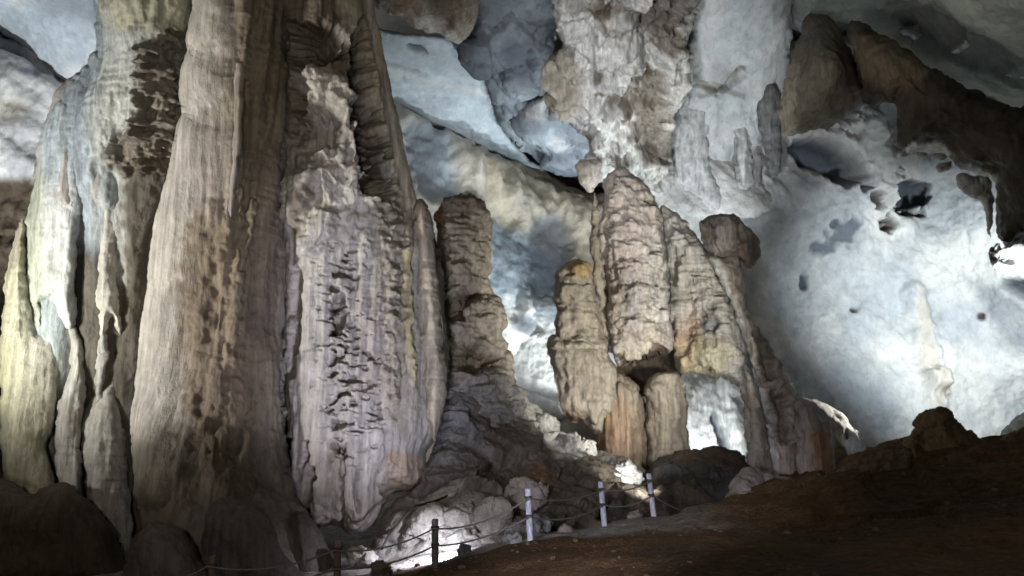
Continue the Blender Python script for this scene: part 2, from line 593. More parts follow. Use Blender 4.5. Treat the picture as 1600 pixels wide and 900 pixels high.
# ---- far walls, left
tag(body('cave_wall', [(-500, 40), (-100, 30), (0, 52), (50, 70), (90, 118), (112, 132), (160, 130), (200, 300), (200, 960), (-500, 960)],
         [(0, 60, 33.6), (100, 130, 33.4), (0, 330, 34), (-300, 400, 31), (100, 800, 34)], 0.9, 40,
         lambda c: 0.5 * c.lumps(0.35, 1) + 0.35 * c.lumps(1.2, 2) + 0.5 * c.area([(-60, 350), (80, 345), (80, 640), (-60, 640)], 20) * c.shelves(1.3, 5)
         - 0.7 * c.groove([(-20, 60), (40, 85), (75, 110)], 9) - 0.6 * c.area([(0, 60), (28, 58), (44, 70), (10, 76)], 6),
         lambda c: [(BROWN * 0.45, c.area([(-90, 345), (120, 335), (120, 900), (-90, 900)], 12)),
                    (TAN * 1.2, 0.6 * c.area([(-20, 150), (40, 160), (30, 190), (-20, 180)], 14)),
                    (SLATE, 0.8 * c.area([(5, 55), (45, 62), (52, 76), (10, 74)], 7)), (SLATE, 0.8 * c.area([(30, 103), (58, 108), (62, 120), (35, 118)], 6))],
         WHITE, GREY * 1.15, M_WALL, 3, back=False, streak=False), kind='structure')
tag(body('cave_ceiling', [(-500, -300), (260, -300), (230, 60), (175, 190), (112, 138), (60, 92), (0, 50), (-120, 10), (-500, 40)],
         [(0, 30, 33.3), (150, 60, 31), (100, 130, 33.6), (60, -100, 25), (-300, 0, 30), (-300, -200, 22)], 0.5, 14,
         lambda c: 0.25 * c.lumps(0.3, 11, 4) + 0.06 * c.lumps(2, 12) + 0.1 * c.groove([(-40, -10), (60, 40), (150, 100)], 30, 1) - 0.3 * c.area([(40, -40), (150, -30), (150, 45), (110, 30)], 25),
         lambda c: [(BLUE * 0.6, 0.7 * c.area([(30, -80), (170, -80), (170, 50), (120, 36), (60, 6)], 14))],
         WHITE * 0.95, BLUE * 1.1 + 0.09, M_WALL, 3, back=False, streak=False), kind='structure')

# ---- middle: smooth sloping slab of ceiling, wall under it, blocks beside it
tag(body('cave_wall', [(600, 150), (650, 182), (760, 235), (840, 262), (905, 300), (1000, 330), (1200, 560), (1200, 800), (560, 800), (560, 400)],
         [(640, 190, 36), (850, 270, 43), (700, 400, 36), (900, 450, 39), (700, 650, 37), (1000, 650, 38), (1150, 700, 38)], 1.6, 45,
         lambda c: 0.35 * c.flutes(0.9, 21) + 0.2 * c.lumps(0.8, 22) + 0.3 * c.area([(640, 170), (760, 235), (900, 300), (920, 360), (830, 330), (700, 250)], 22) * (1 + c.flutes(2.2, 24))
         - 0.7 * c.area([(640, 200), (690, 205), (715, 240), (740, 300), (700, 310), (655, 290)], 14) - 0.6 * c.area([(828, 350), (870, 332), (895, 370), (885, 440), (850, 480), (826, 440)], 14)
         - 0.5 * c.area([(765, 330), (815, 340), (820, 480), (770, 470)], 14),
         lambda c: [(BLUE * 0.85, c.area([(640, 196), (700, 205), (730, 290), (765, 330), (820, 360), (900, 420), (960, 520), (770, 540), (755, 330), (660, 300)], 12)),
                    (SLATE * 1.2, 0.8 * c.area([(822, 350), (870, 330), (900, 370), (890, 440), (850, 490), (820, 440)], 12)),
                    (SLATE, 0.55 * c.area([(645, 205), (690, 205), (700, 270), (660, 285)], 10)),
                    (TAN * 1.05, 0.9 * c.area([(775, 255), (850, 268), (920, 300), (950, 400), (905, 400), (880, 330), (830, 320), (790, 300)], 14)),
                    (TAN * 0.8, c.area([(985, 480), (1180, 480), (1180, 590), (1060, 575)], 12)),
                    (WHITE, c.area([(770, 480), (870, 490), (880, 640), (790, 640)], 18)), (WHITE, c.area([(1050, 575), (1180, 590), (1180, 740), (1050, 740)], 16)),
                    (SLATE, c.area([(1110, 640), (1128, 655), (1142, 705), (1130, 706)], 6)),  # slate streak paints a shadow on the white patch
                    (SLATE, 0.8 * c.area([(800, 495), (835, 495), (850, 520), (810, 520)], 6))],
         CALC * 0.95, TAN * 1.25, M_WALL, 3, back=False), kind='structure')

o = tag(body('ceiling_slab', [(540, 20), (600, 45), (720, 66), (752, 100), (776, 185), (812, 235), (848, 268), (760, 240), (650, 190), (590, 165), (540, 150)],
             [(600, 60, 31), (720, 70, 33), (620, 180, 37.5), (840, 262, 43), (760, 110, 35)], 0.7, 12,
             lambda c: 0.12 * c.lumps(0.35, 31) + 0.04 * c.lumps(2.0, 32) - 0.07 * sstep(0.9, 0.97, ridged(c.P, 0.35, 2, 33)) + 0.12 * sstep(-3, 3, line_dist(c.px, c.py, [(600, 103), (700, 128), (780, 150)]) * np.sign(c.py - 103 - (c.px - 600) * 0.26))
             - 0.6 * c.area([(636, 71), (655, 72), (667, 83), (648, 82)], 3, 1),
             lambda c: [(SLATE * 0.4, c.area([(637, 71), (655, 72), (667, 83), (648, 82)], 3, 1)), (WHITE * 0.9, 0.5 * c.groove([(605, 106), (690, 130), (780, 152)], 5)),
                        (BLUE * 0.7, 0.5 * c.groove([(600, 98), (640, 108), (668, 118)], 6)), (BLUE * 0.6, 0.6 * c.groove([(615, 165), (660, 182), (690, 200)], 5)),
                        (SLATE, 0.6 * c.area([(585, 10), (600, 15), (650, 40), (640, 48), (590, 45)], 10))],
             BLUE * 1.15, BLUE * 1.4, M_WALL, 2.5, streak=False, warp=2.0),
        'smooth pale blue-grey slab of sloping ceiling with one small black hole', 'rock slab')

tag(body('stalactite_mass', [(560, -160), (760, -160), (748, 10), (735, 45), (715, 68), (690, 55), (660, 48), (630, 28), (600, 18), (580, 0)],
         [(600, 0, 29), (720, 60, 31), (650, -100, 26)], 1.2, 30,
         lambda c: 0.5 * c.flutes(1.6, 41, 0.35) + 0.15 * c.lumps(2, 42) + 0.15 * c.shelves(1.5, 43),
         lambda c: [(RUST, 0.5 * c.area([(610, -20), (650, -20), (640, 20), (612, 10)], 14)), (WHITE, 0.6 * c.area([(640, 20), (670, 20), (720, 66), (690, 60)], 8)),
                    (BROWN, 0.6 * c.area([(660, -30), (720, -30), (712, 40), (680, 35)], 12))],
         TAN * 1.2, PINK, M_ROCK, 2.5), 'tan fluted stalactites hanging above the smooth sloping slab', 'stalactites')

for i, (pl, dp, lab, sd) in enumerate([
        ([(745, -160), (900, -160), (888, 20), (868, 55), (872, 110), (850, 150), (800, 152), (768, 120), (745, 110), (722, 72), (730, 20)],
         [(740, 20, 32), (860, 60, 33.5), (800, 150, 35), (800, -100, 28)], 'dark slate-blue faceted rock block hanging from the ceiling', 51),
        ([(770, 118), (815, 138), (850, 150), (862, 160), (840, 190), (812, 195), (795, 210), (778, 190), (762, 140)],
         [(780, 150, 36.5), (850, 170, 37.5), (790, 200, 38)], 'small grey angular rock block wedged below the largest slate-blue block', 52),
        ([(785, 200), (815, 175), (860, 155), (900, 175), (940, 215), (935, 240), (915, 262), (880, 270), (850, 264), (815, 232)],
         [(800, 200, 38.5), (900, 180, 37), (930, 240, 38.5), (850, 262, 41)], 'grey-blue cluster of layered facets below the hanging slate block', 53)]):
    tag(body('rock_block', pl, dp, 1.6, 28,
             lambda c, sd=sd: 0.55 * c.facets(0.45, sd) + 0.2 * c.facets(1.1, sd + 5) + 0.08 * c.lumps(2, sd),
             lambda c: [(WHITE, 0.5 * c.area([(820, 175), (850, 160), (866, 168), (835, 182)], 5)), (WHITE * 0.9, 0.6 * c.area([(858, 205), (885, 212), (890, 225), (868, 222)], 7))],
             SLATE * 0.9, BLUE * (0.75 if sd != 53 else 1.0), M_WALL, 2.2, streak=False, seed=sd), lab, 'rock block')

# ---- right: white wall, dome, draperies
tag(body('cave_wall', [(900, 120), (1250, 60), (1900, 60), (1900, 820), (1180, 820), (1140, 700), (1100, 480), (1000, 330), (900, 250)],
         [(1000, 200, 40), (1250, 300, 42), (1200, 500, 41.5), (1450, 500, 43), (1600, 400, 40), (1750, 450, 36), (1300, 640, 39), (1450, 650, 40), (1600, 640, 42), (1450, 300, 44), (1200, 640, 38.5), (1100, 330, 40), (1180, 400, 42)], 1.6, 50,
         lambda c: 0.7 * c.lumps(0.16, 61, 3) + 0.26 * c.lumps(0.7, 62, 4) + 0.1 * c.lumps(2.2, 63)
         + 1.3 * c.area([(1240, 195), (1300, 205), (1340, 165), (1370, 200), (1385, 260), (1372, 330), (1355, 325), (1320, 260), (1260, 225)], 20, 16) + 0.35 * ridged(c.P, 0.45, 3, 69) * c.area([(1180, 180), (1560, 180), (1560, 420), (1180, 420)], 40) + 0.06 * c.lumps(5, 70)
         + 1.0 * c.area([(1175, 290), (1230, 265), (1290, 270), (1340, 300), (1330, 360), (1280, 400), (1190, 400)], 40)
         - 2.2 * c.area([(1243, 228), (1275, 222), (1315, 250), (1328, 285), (1300, 285), (1265, 262), (1245, 258)], 12, 12)
         - 2.0 * c.area([(1388, 296), (1402, 281), (1424, 282), (1455, 295), (1445, 320), (1420, 335), (1400, 330)], 8, 10)
         - 0.35 * c.area([(1285, 355), (1305, 344), (1330, 350), (1328, 372), (1300, 384), (1283, 375)], 10, 9) - 0.3 * c.area([(1263, 384), (1283, 378), (1290, 392), (1268, 400)], 8, 8)
         - 1.6 * c.area([(1345, 300), (1360, 305), (1364, 322), (1350, 318)], 6) - 1.4 * c.area([(1375, 338), (1390, 335), (1392, 358), (1380, 362)], 5)
         + 0.5 * c.groove([(1425, 460), (1442, 520), (1455, 570), (1462, 630)], 26) + 0.5 * c.pop(0.8, 66) * c.area([(1385, 330), (1440, 335), (1475, 390), (1450, 420), (1400, 360)], 12)
         + 0.8 * c.area([(1440, 590), (1455, 578), (1478, 580), (1486, 600), (1470, 612), (1445, 610)], 8)
         - 1.2 * c.area([(1568, 440), (1640, 446), (1640, 480), (1590, 462)], 8) - 0.3 * c.area([(1520, 452), (1545, 448), (1552, 478), (1530, 476)], 14)
         - 0.3 * c.area([(1250, 430), (1260, 430), (1260, 452), (1250, 450)], 3, 1) - 0.3 * c.area([(1330, 482), (1338, 481), (1338, 488), (1330, 487)], 3, 1)
         - 0.3 * c.area([(1527, 490), (1537, 490), (1537, 500), (1527, 498)], 3, 1)
         + 0.3 * c.flutes(1.0, 68, 0.2) * c.area([(1040, 60), (1240, 60), (1240, 300), (1050, 300)], 30),
         lambda c: [(SLATE * 0.9, 0.9 * c.area([(1283, 355), (1305, 342), (1332, 350), (1330, 374), (1300, 386), (1281, 376)], 6, 9)), (SLATE, 0.9 * c.area([(1262, 384), (1283, 377), (1292, 392), (1268, 402)], 5)),
                    (SLATE * 0.6, c.area([(1388, 296), (1402, 281), (1424, 282), (1455, 295), (1445, 320), (1420, 335), (1400, 330)], 6, 10)),
                    (SLATE * 0.7, c.area([(1243, 228), (1275, 222), (1315, 250), (1330, 288), (1300, 285), (1265, 262), (1245, 258)], 8)),
                    (DARK, c.area([(1346, 300), (1360, 305), (1364, 322), (1350, 318)], 5)), (DARK, c.area([(1375, 338), (1390, 335), (1392, 358), (1380, 362)], 4)),
                    (SLATE * 0.5, c.area([(1568, 440), (1640, 446), (1640, 480), (1590, 462)], 6)), (SLATE * 0.9, 0.6 * c.area([(1515, 440), (1560, 450), (1640, 500), (1640, 560), (1580, 540), (1535, 480)], 16)),
                    (SLATE * 0.6, c.area([(1250, 431), (1259, 431), (1262, 450), (1252, 452)], 3, 1)), (DARK, c.area([(1330, 482), (1338, 481), (1338, 488), (1330, 487)], 2, 1)), (DARK, c.area([(1527, 490), (1537, 490), (1537, 500), (1527, 498)], 2, 1)),
                    (BLUE * 0.9, 0.75 * c.area([(1180, 560), (1260, 560), (1380, 590), (1400, 680), (1180, 680)], 40)),  # soft bluish patch paints the light's falloff at lower left
                    (TAN * 1.4, 0.6 * c.area([(1425, 460), (1440, 460), (1462, 560), (1490, 600), (1460, 640), (1440, 600)], 8)),
                    (TAN, 0.5 * c.area([(1240, 268), (1290, 268), (1320, 290), (1270, 285)], 8))],
         WHITE, np.array([.43, .455, .475]), M_WALL, 2.6, back=False, streak=False, mix=0.42, ns=0.35), kind='structure')

tag(body('rock_dome', [(1040, -160), (1250, -160), (1240, 0), (1236, 60), (1228, 130), (1222, 220), (1214, 290), (1130, 325), (1050, 300), (1046, 200), (1070, 120), (1078, 40), (1070, 0)],
         [(1080, 60, 35.8), (1230, 60, 36.4), (1150, 150, 38.4), (1150, 300, 41.0), (1150, -100, 32)], 1.6, 55,
         lambda c: 0.3 * c.lumps(0.4, 71) + 0.1 * c.lumps(1.6, 72) + 0.3 * c.flutes(1.2, 73, 0.15) * sstep(110, 190, c.py) - 0.35 * c.groove([(1090, 130), (1130, 138), (1160, 110)], 8) - 0.3 * c.groove([(1120, 148), (1165, 118), (1155, 112)], 5),
         lambda c: [(BROWN, 0.7 * c.groove([(1085, 122), (1110, 140), (1150, 122), (1162, 108)], 8)), (DARK, 0.5 * c.groove([(1095, 150), (1130, 140), (1160, 150)], 6)),
                    (GREY * 0.7, 0.5 * c.area([(1105, 100), (1140, 95), (1150, 130), (1110, 135)], 14))],
         GREY * 1.3, np.array([.36, .38, .385]), M_WALL, 2.5, streak=False), 'smooth grey dome of ceiling rock between white drapery and brown hanging rock', 'rock dome')

for pl, dp, lab, sd in [
        ([(1085, 130), (1108, 150), (1106, 200), (1112, 260), (1130, 320), (1100, 330), (1055, 320), (1040, 250), (1042, 150)], 36.4, 'wide pale grey hanging pillar beside the brown and white drapery', 81),
        ([(1108, 165), (1125, 160), (1143, 190), (1150, 240), (1146, 290), (1122, 300), (1108, 250), (1102, 210)], 39.5, 'dark-coloured body standing for the shaded recess, pale at its top', 82),
        ([(1135, 150), (1165, 150), (1170, 200), (1178, 270), (1168, 300), (1150, 290), (1148, 230)], 36.8, 'slim pale stalactite right of the dark recess', 83),
        ([(1190, 130), (1218, 135), (1222, 200), (1220, 265), (1200, 275), (1192, 230), (1186, 180)], 36.0, 'dark grey fluted pillar below the dome, beside the brown hanging rock', 84),
        ([(1163, 150), (1192, 150), (1195, 220), (1190, 290), (1176, 295), (1168, 230)], 37.6, 'narrow grey stalactite between the slim pale one and the dark pillar', 85)]:
    dp += 1.3
    dk = {82: SLATE * 0.5, 84: GREY * 0.45, 85: GREY * 0.9}.get(sd, GREY * 1.4)  # the recess body is coloured dark for its shade
    tag(body('stalactite', pl, [(0, 0, dp)], 0.7, 20, lambda c, sd=sd: 0.25 * c.flutes(2.0, sd) + 0.1 * c.lumps(2.2, sd),
             lambda c: [(BLUE * 1.2, 0.8 * c.area([(1112, 170), (1128, 168), (1136, 196), (1118, 202)], 5))], dk, dk * 0.75 + BROWN * 0.15, M_ROCK, 2.4, seed=sd), lab, 'stalactite',
        'stalactites under the grey dome')

# drapery of white and brown calcite, top centre
tag(body('calcite_drapery', [(860, -160), (1080, -160), (1085, 20), (1070, 60), (1082, 110), (1062, 170), (1048, 230), (1050, 290), (1010, 300), (985, 280), (950, 262), (925, 255), (918, 225),
                             (905, 205), (880, 185), (860, 165), (858, 110), (876, 70), (868, 30), (862, 0)],
         [(870, 60, 31.5), (1000, 60, 31), (1060, 100, 33), (900, 190, 34), (980, 260, 35.5), (1000, -100, 28)], 2.0, 50,
         lambda c: 1.0 * c.flutes(1.1, 91, 0.22, 4) + 0.3 * (c.flutes(3.0, 97, 0.25)) + 0.3 * c.shelves(0.8, 92, 0.9, 2.0) + 0.35 * c.lumps(1.5, 93) + 0.2 * c.pop(1.6, 94) + 0.25 * c.facets(1.3, 98, 0.4)
         - 0.9 * c.area([(985, 20), (1060, 0), (1070, 40), (1030, 60), (1020, 95), (990, 80), (1000, 40)], 12) - 0.8 * c.area([(975, 140), (1030, 100), (1048, 160), (1040, 250), (1000, 230), (985, 180)], 12),
         lambda c: [(BROWN * 0.75, 0.75 * c.area([(890, 0), (930, 12), (1010, 4), (1070, -20), (1076, 30), (1066, 80), (1038, 90), (1025, 60), (1000, 50), (985, 25), (930, 25)], 9, 10)),
                    (BROWN * 0.8, 0.75 * c.area([(945, 160), (985, 140), (1020, 110), (1045, 130), (1048, 250), (1030, 270), (1005, 240), (985, 180), (940, 165)], 9, 14)),
                    (WHITE, 0.95 * c.area([(872, 0), (900, 5), (930, 40), (955, 60), (990, 70), (985, 110), (960, 135), (925, 145), (905, 110), (885, 60)], 10, 12)),
                    (WHITE * 0.95, 0.85 * c.area([(905, 120), (960, 140), (930, 165), (970, 190), (1000, 250), (1010, 290), (985, 280), (935, 210), (910, 170)], 10, 10)),
                    (TAN, 0.7 * c.area([(858, 80), (880, 75), (905, 110), (905, 180), (880, 185), (862, 160)], 10)),
                    (BROWN * 0.7, 0.85 * sstep(0.2, 0.42, fbm(c.P, 1.5, 4, 99, 1, 1, 0.22))), (WHITE, 0.8 * c.area([(1020, 85), (1040, 84), (1048, 105), (1030, 110)], 5)), (WHITE * 0.8, 0.7 * c.area([(965, 25), (985, 25), (980, 55), (968, 50)], 6))],
         CALC * 1.1, GREY * 1.1, M_ROCK, 2.2, seed=9), 'rough white and brown calcite drapery hanging top centre beside the grey dome', 'drapery')

for pl, dp, lab, sd in [
        ([(868, 95), (884, 80), (898, 110), (900, 150), (894, 185), (878, 180), (862, 150)], 33.0, 'smooth tan stalactite at the edge of the slate-blue block', 95),
        ([(902, 255), (925, 246), (940, 255), (936, 285), (922, 300), (905, 280)], 34.0, 'short pale drooping stalactite tip over the tall ribbed column', 96)]:
    tag(body('stalactite', pl, [(0, 0, dp)], 0.5, 18, lambda c, sd=sd: 0.1 * c.flutes(2.0, sd), None, TAN * 1.15, PINK, M_ROCK, 2.2, seed=sd), lab, 'stalactite')

tag(body('flowstone_tongue', [(970, 235), (1060, 225), (1140, 250), (1200, 300), (1190, 340), (1130, 336), (1100, 346), (1104, 380), (1118, 414), (1100, 400), (1070, 365), (1025, 325), (985, 290)],
         [(990, 240, 37.6), (1180, 300, 38.6), (1105, 395, 36.4)], 0.7, 40,
         lambda c: 0.22 * c.lumps(0.6, 101) + 0.06 * c.lumps(2, 102), None, WHITE, WHITE * 0.9, M_WALL, 2.4, streak=False, micro=0.6),
    'smooth white tongue of flowstone sliding down to a point above the ribbed columns', 'flowstone')

# hanging brown rock, dark overhang, ceiling of the right side
tag(body('cave_ceiling', [(1225, -300), (1900, -300), (1900, 210), (1600, 165), (1500, 128), (1440, 98), (1390, 60), (1340, 40), (1290, 30), (1240, 20)],
         [(1260, 20, 36), (1400, 60, 37), (1600, 160, 33), (1400, -150, 25), (1700, 0, 24), (1500, 60, 31)], 1.5, 40,
         lambda c: 0.5 * c.lumps(0.3, 111) + 0.12 * c.lumps(1.5, 112) + 0.4 * c.lumps(0.7, 113)
         - 0.5 * c.area([(1385, 25), (1450, 10), (1570, 80), (1560, 110), (1450, 75), (1400, 55)], 16),
         lambda c: [(GREY * 0.45, 0.8 * c.area([(1380, 30), (1440, 0), (1520, 40), (1580, 90), (1560, 118), (1470, 90), (1400, 60)], 14)), (TAN, 0.5 * c.groove([(1380, 50), (1430, 85), (1500, 115)], 8))],
         np.array([0.31, 0.335, 0.30]), np.array([0.24, 0.26, 0.25]), M_WALL, 3, back=False, streak=False), kind='structure')
for pl, dp, lab, sd in [([(1402, 44), (1424, 34), (1432, 18), (1446, 20), (1446, 40), (1434, 62), (1418, 58)], 34.0, 'angular block coloured pale for its lit face in the right-hand ceiling, leftmost of the light trio', 114),
                        ([(1486, 82), (1496, 62), (1502, 42), (1520, 42), (1532, 54), (1514, 76)], 31.5, 'angular block coloured pale for its lit face in the right-hand ceiling, middle of the light trio', 115),
                        ([(1570, 122), (1576, 98), (1592, 90), (1622, 92), (1625, 122)], 31.0, 'angular block coloured pale for its lit face low in the right-hand ceiling, above the dark overhang', 116)]:
    tag(body('rock_block', pl, [(pl[0][0], pl[0][1], dp), (pl[3][0], pl[3][1], dp + 1.2), (pl[-1][0], pl[-1][1], dp - 0.6)], 1.3, 14, lambda c, sd=sd: 0.2 * c.facets(0.8, sd) + 0.1 * c.lumps(1.5, sd), None,
             BLUE * 1.35, WHITE * 0.8, M_WALL, 2, streak=False, warp=2, seed=sd, n=2), lab, 'rock block')  # pale base stands in for light on the facets

tag(body('hanging_rock', [(1262, 22), (1290, 20), (1312, 45), (1330, 80), (1360, 120), (1400, 135), (1405, 160), (1350, 160), (1330, 172), (1300, 195), (1262, 205), (1240, 212), (1222, 214), (1217, 180), (1222, 140), (1236, 90), (1250, 50)],
         [(1230, 180, 32), (1300, 100, 31), (1390, 150, 33), (1280, 20, 33.5)], 1.9, 55,
         lambda c: 0.3 * c.lumps(0.5, 121) + 0.1 * c.lumps(1.8, 122) + 0.08 * c.flutes(1.6, 123),
         lambda c: [(TAN * 1.1, 0.9 * c.area([(1222, 120), (1244, 100), (1240, 208), (1218, 212)], 10)), (PINK, 0.7 * c.area([(1330, 70), (1348, 85), (1345, 108), (1332, 100)], 6))],
         BROWN * 0.9, TAN * 0.42, M_ROCK, 2.4), 'brown bulging rock hanging from the ceiling right of the grey dome', 'hanging rock')

tag(body('rock_overhang', [(1325, 35), (1350, 42), (1400, 70), (1440, 98), (1500, 130), (1570, 162), (1700, 190), (1900, 240), (1900, 520), (1700, 440), (1625, 405), (1598, 378), (1575, 388), (1560, 370), (1555, 320), (1548, 278), (1500, 262),
                           (1478, 240), (1450, 236), (1412, 230), (1405, 190), (1398, 158), (1355, 160), (1345, 120)],
         [(1350, 80, 30), (1500, 180, 28), (1600, 350, 27), (1420, 220, 29), (1750, 350, 24)], 2.6, 60,
         lambda c: 0.6 * c.lumps(0.35, 131) + 0.2 * c.lumps(1.4, 132) + 0.3 * c.shelves(0.7, 133, 0.8, 1.2),
         lambda c: [(WHITE, c.area([(1408, 236), (1430, 226), (1480, 236), (1490, 262), (1470, 268), (1452, 244), (1412, 244)], 3, 7)),
                    (WHITE, c.area([(1500, 262), (1545, 270), (1552, 300), (1540, 292), (1505, 285)], 4, 7)), (BROWN * 1.4, 0.5 * c.area([(1330, 60), (1400, 80), (1440, 120), (1400, 135), (1350, 110)], 14))],
         BROWN * 0.36, DARK * 0.6, M_ROCK, 2.6), 'dark brown overhanging shelf of rock jutting over the bright white wall', 'rock overhang')
for pl, dp, lab, sd in [([(1410, 246), (1414, 234), (1428, 227), (1440, 230), (1430, 240)], 31.0, 'white calcite tooth under the overhang edge, the one farthest from the wall corner', 151),
                        ([(1432, 242), (1438, 232), (1452, 228), (1458, 236), (1446, 244)], 31.1, 'white calcite tooth under the overhang edge, second of four', 152),
                        ([(1456, 246), (1464, 238), (1478, 236), (1482, 242), (1468, 250)], 31.2, 'white calcite tooth under the overhang edge, third of four', 153),
                        ([(1462, 262), (1470, 256), (1484, 253), (1486, 262), (1470, 270)], 31.4, 'white calcite tooth under the overhang edge, lowest of four', 154),
                        ([(1494, 276), (1506, 270), (1522, 276), (1540, 270), (1550, 286), (1552, 330), (1546, 372), (1540, 340), (1532, 312), (1514, 306), (1500, 296)], 31.2, 'knobbly white crust along the inner edge of the dark overhang', 155)]:
    tag(body('calcite_crust', pl, [(0, 0, dp)], 0.45, 9, lambda c, sd=sd: 0.12 * c.pop(1.6, sd) + 0.1 * c.lumps(2, sd), None, WHITE, CALC, M_ROCK, 1.6, warp=2, warpf=12, seed=sd, n=3), lab, 'calcite crust')
tag(body('stalactite', [(1545, 388), (1556, 382), (1568, 392), (1590, 378), (1630, 372), (1640, 420), (1600, 420), (1580, 428), (1556, 424), (1545, 408)], [(0, 0, 31.5)], 0.6, 16,
         lambda c: 0.3 * c.pop(2.5, 141) - 0.5 * c.area([(1548, 390), (1557, 388), (1558, 406), (1549, 408)], 3, 1) - 0.4 * c.area([(1562, 398), (1588, 394), (1588, 410), (1566, 410)], 4, 1),
         lambda c: [(DARK, c.area([(1546, 388), (1557, 388), (1558, 406), (1548, 408)], 2, 1)), (DARK, 0.7 * c.area([(1562, 398), (1572, 394), (1570, 404)], 2, 1))],
         WHITE, WHITE, M_ROCK, 2), 'knobbly white calcite tip under the dark overhang, against the bright wall', 'stalactite')

# ================================================================== columns in the middle of the hall
def thing(name, label, cat, px, py, d, group=None):
    return tag(empty(name, base_of(px, py, d)), label, cat, group)


tag(body('stalagmite', [(682, 330), (690, 316), (712, 305), (735, 308), (757, 318), (764, 350), (765, 400), (770, 445), (784, 470), (790, 520), (798, 560), (803, 600), (830, 660), (820, 720), (700, 720), (690, 640), (694, 560), (690, 460), (682, 400)],
         [(690, 330, 24.8), (760, 330, 25.2), (700, 660, 23.0), (800, 620, 24.0)], 1.1, 46,
         lambda c: 0.13 * c.shelves(2.5, 201, 1.2, 3.2, 0.9) + 0.13 * c.shelves(5.8, 202, 1.2, 5.0, 0.7) + 0.15 * c.facets(1.5, 208, 1.7) + 0.35 * c.lumps(1.1, 203) + 0.1 * c.lumps(3, 207) + 0.14 * c.flutes(3.0, 204, 0.1)
         - 0.8 * c.area([(700, 470), (722, 452), (758, 452), (755, 468), (730, 480), (722, 500), (703, 500)], 6) - 0.8 * c.area([(706, 545), (730, 535), (785, 555), (775, 575), (720, 580)], 8)
         - 0.4 * c.groove([(690, 330), (700, 380), (692, 430)], 8),
         lambda c: [(BROWN, 0.75 * c.area([(684, 310), (760, 308), (764, 330), (700, 345), (690, 380), (684, 370)], 6)), (RUST, 0.5 * c.area([(676, 330), (690, 340), (686, 400), (676, 390)], 5)),
                    (BROWN * 0.8, 0.8 * c.area([(700, 470), (722, 452), (758, 452), (755, 468), (730, 480), (722, 505), (703, 505)], 5)), (BROWN * 0.8, 0.8 * c.area([(706, 545), (730, 535), (785, 555), (775, 575), (720, 585)], 6)),
                    (GREY * 0.8, 0.8 * c.area([(690, 600), (850, 600), (850, 740), (690, 740)], 20))],
         TAN * 1.2, TAN * 0.95, M_ROCK, 1.8, warp=5, seed=2), 'stubby brown layered stalagmite with a flat broken top beside the giant flowstone column', 'stalagmite')

tag(body('flowstone', [(772, 470), (880, 470), (900, 560), (890, 650), (820, 650), (796, 600), (786, 540)], [(780, 480, 37.4), (880, 480, 37.0), (860, 640, 35.2)], 0.5, 24,
         lambda c: 0.1 * c.lumps(0.7, 206) - 0.35 * c.area([(800, 497), (822, 492), (838, 505), (850, 520), (830, 518), (806, 514)], 5, 6) - 0.3 * c.groove([(800, 595), (840, 606), (880, 618)], 12),
         lambda c: [(BLUE * 0.8, 0.8 * c.area([(770, 465), (880, 465), (885, 515), (850, 500), (800, 520), (780, 510)], 10)), (SLATE, 0.7 * c.area([(800, 497), (822, 492), (838, 505), (850, 520), (830, 518), (806, 514)], 4, 6)), (GREY, 0.7 * c.area([(800, 606), (900, 620), (900, 660), (800, 660)], 8))],
         WHITE, WHITE * 0.9, M_WALL, 2.0, streak=False, warp=3, seed=23), 'smooth white apron of flowstone glowing between the broken brown stalagmite and the orange-tipped one', 'flowstone')

t = thing('stalagmite', 'blocky two-tier tan stalagmite with a round orange tip on top', 'stalagmite', 960, 730, 28)
body('upper_stem', [(866, 440), (872, 420), (886, 408), (906, 405), (922, 416), (930, 450), (938, 500), (950, 545), (962, 592), (940, 620), (880, 600), (868, 540), (868, 490)],
     [(870, 420, 28.3), (930, 420, 28.6), (900, 600, 27.6)], 0.85, 42,
     lambda c: 0.07 * c.shelves(4.6, 211, 1.2, 4, 0.6) + 0.1 * c.facets(1.8, 214, 1.5) + 0.25 * c.lumps(1.3, 212) + 0.08 * c.lumps(3.5, 213),
     lambda c: [(np.array([.46, .33, .14]), 0.8 * c.area([(880, 400), (915, 400), (925, 425), (890, 430)], 8))], TAN * 0.95, TAN * 0.8, M_ROCK, 1.8, t, warp=3, seed=3)
body('lower_block', [(855, 530), (875, 515), (910, 512), (940, 530), (960, 570), (975, 600), (972, 640), (948, 660), (942, 680), (925, 676), (905, 660), (890, 656), (873, 630), (866, 590), (858, 560)],
     [(860, 540, 27.8), (960, 540, 28.2), (900, 660, 27.4)], 1.2, 50,
     lambda c: 0.16 * c.shelves(3.2, 221, 0.9, 2.4, 0.5) * sstep(640, 540, c.py) + 0.22 * c.lumps(1.2, 222) + 0.2 * c.flutes(2.0, 223) + 0.08 * c.lumps(4, 224) - 0.3 * c.groove([(870, 522), (890, 527), (925, 518), (945, 535)], 5),
     lambda c: [(RUST, 0.4 * c.area([(885, 640), (910, 645), (905, 665), (888, 660)], 8)), (BROWN, 0.5 * c.groove([(870, 522), (890, 527), (925, 518), (945, 535)], 6))],
     TAN * 0.9, TAN * 0.72, M_ROCK, 1.8, t, warp=3, seed=4)
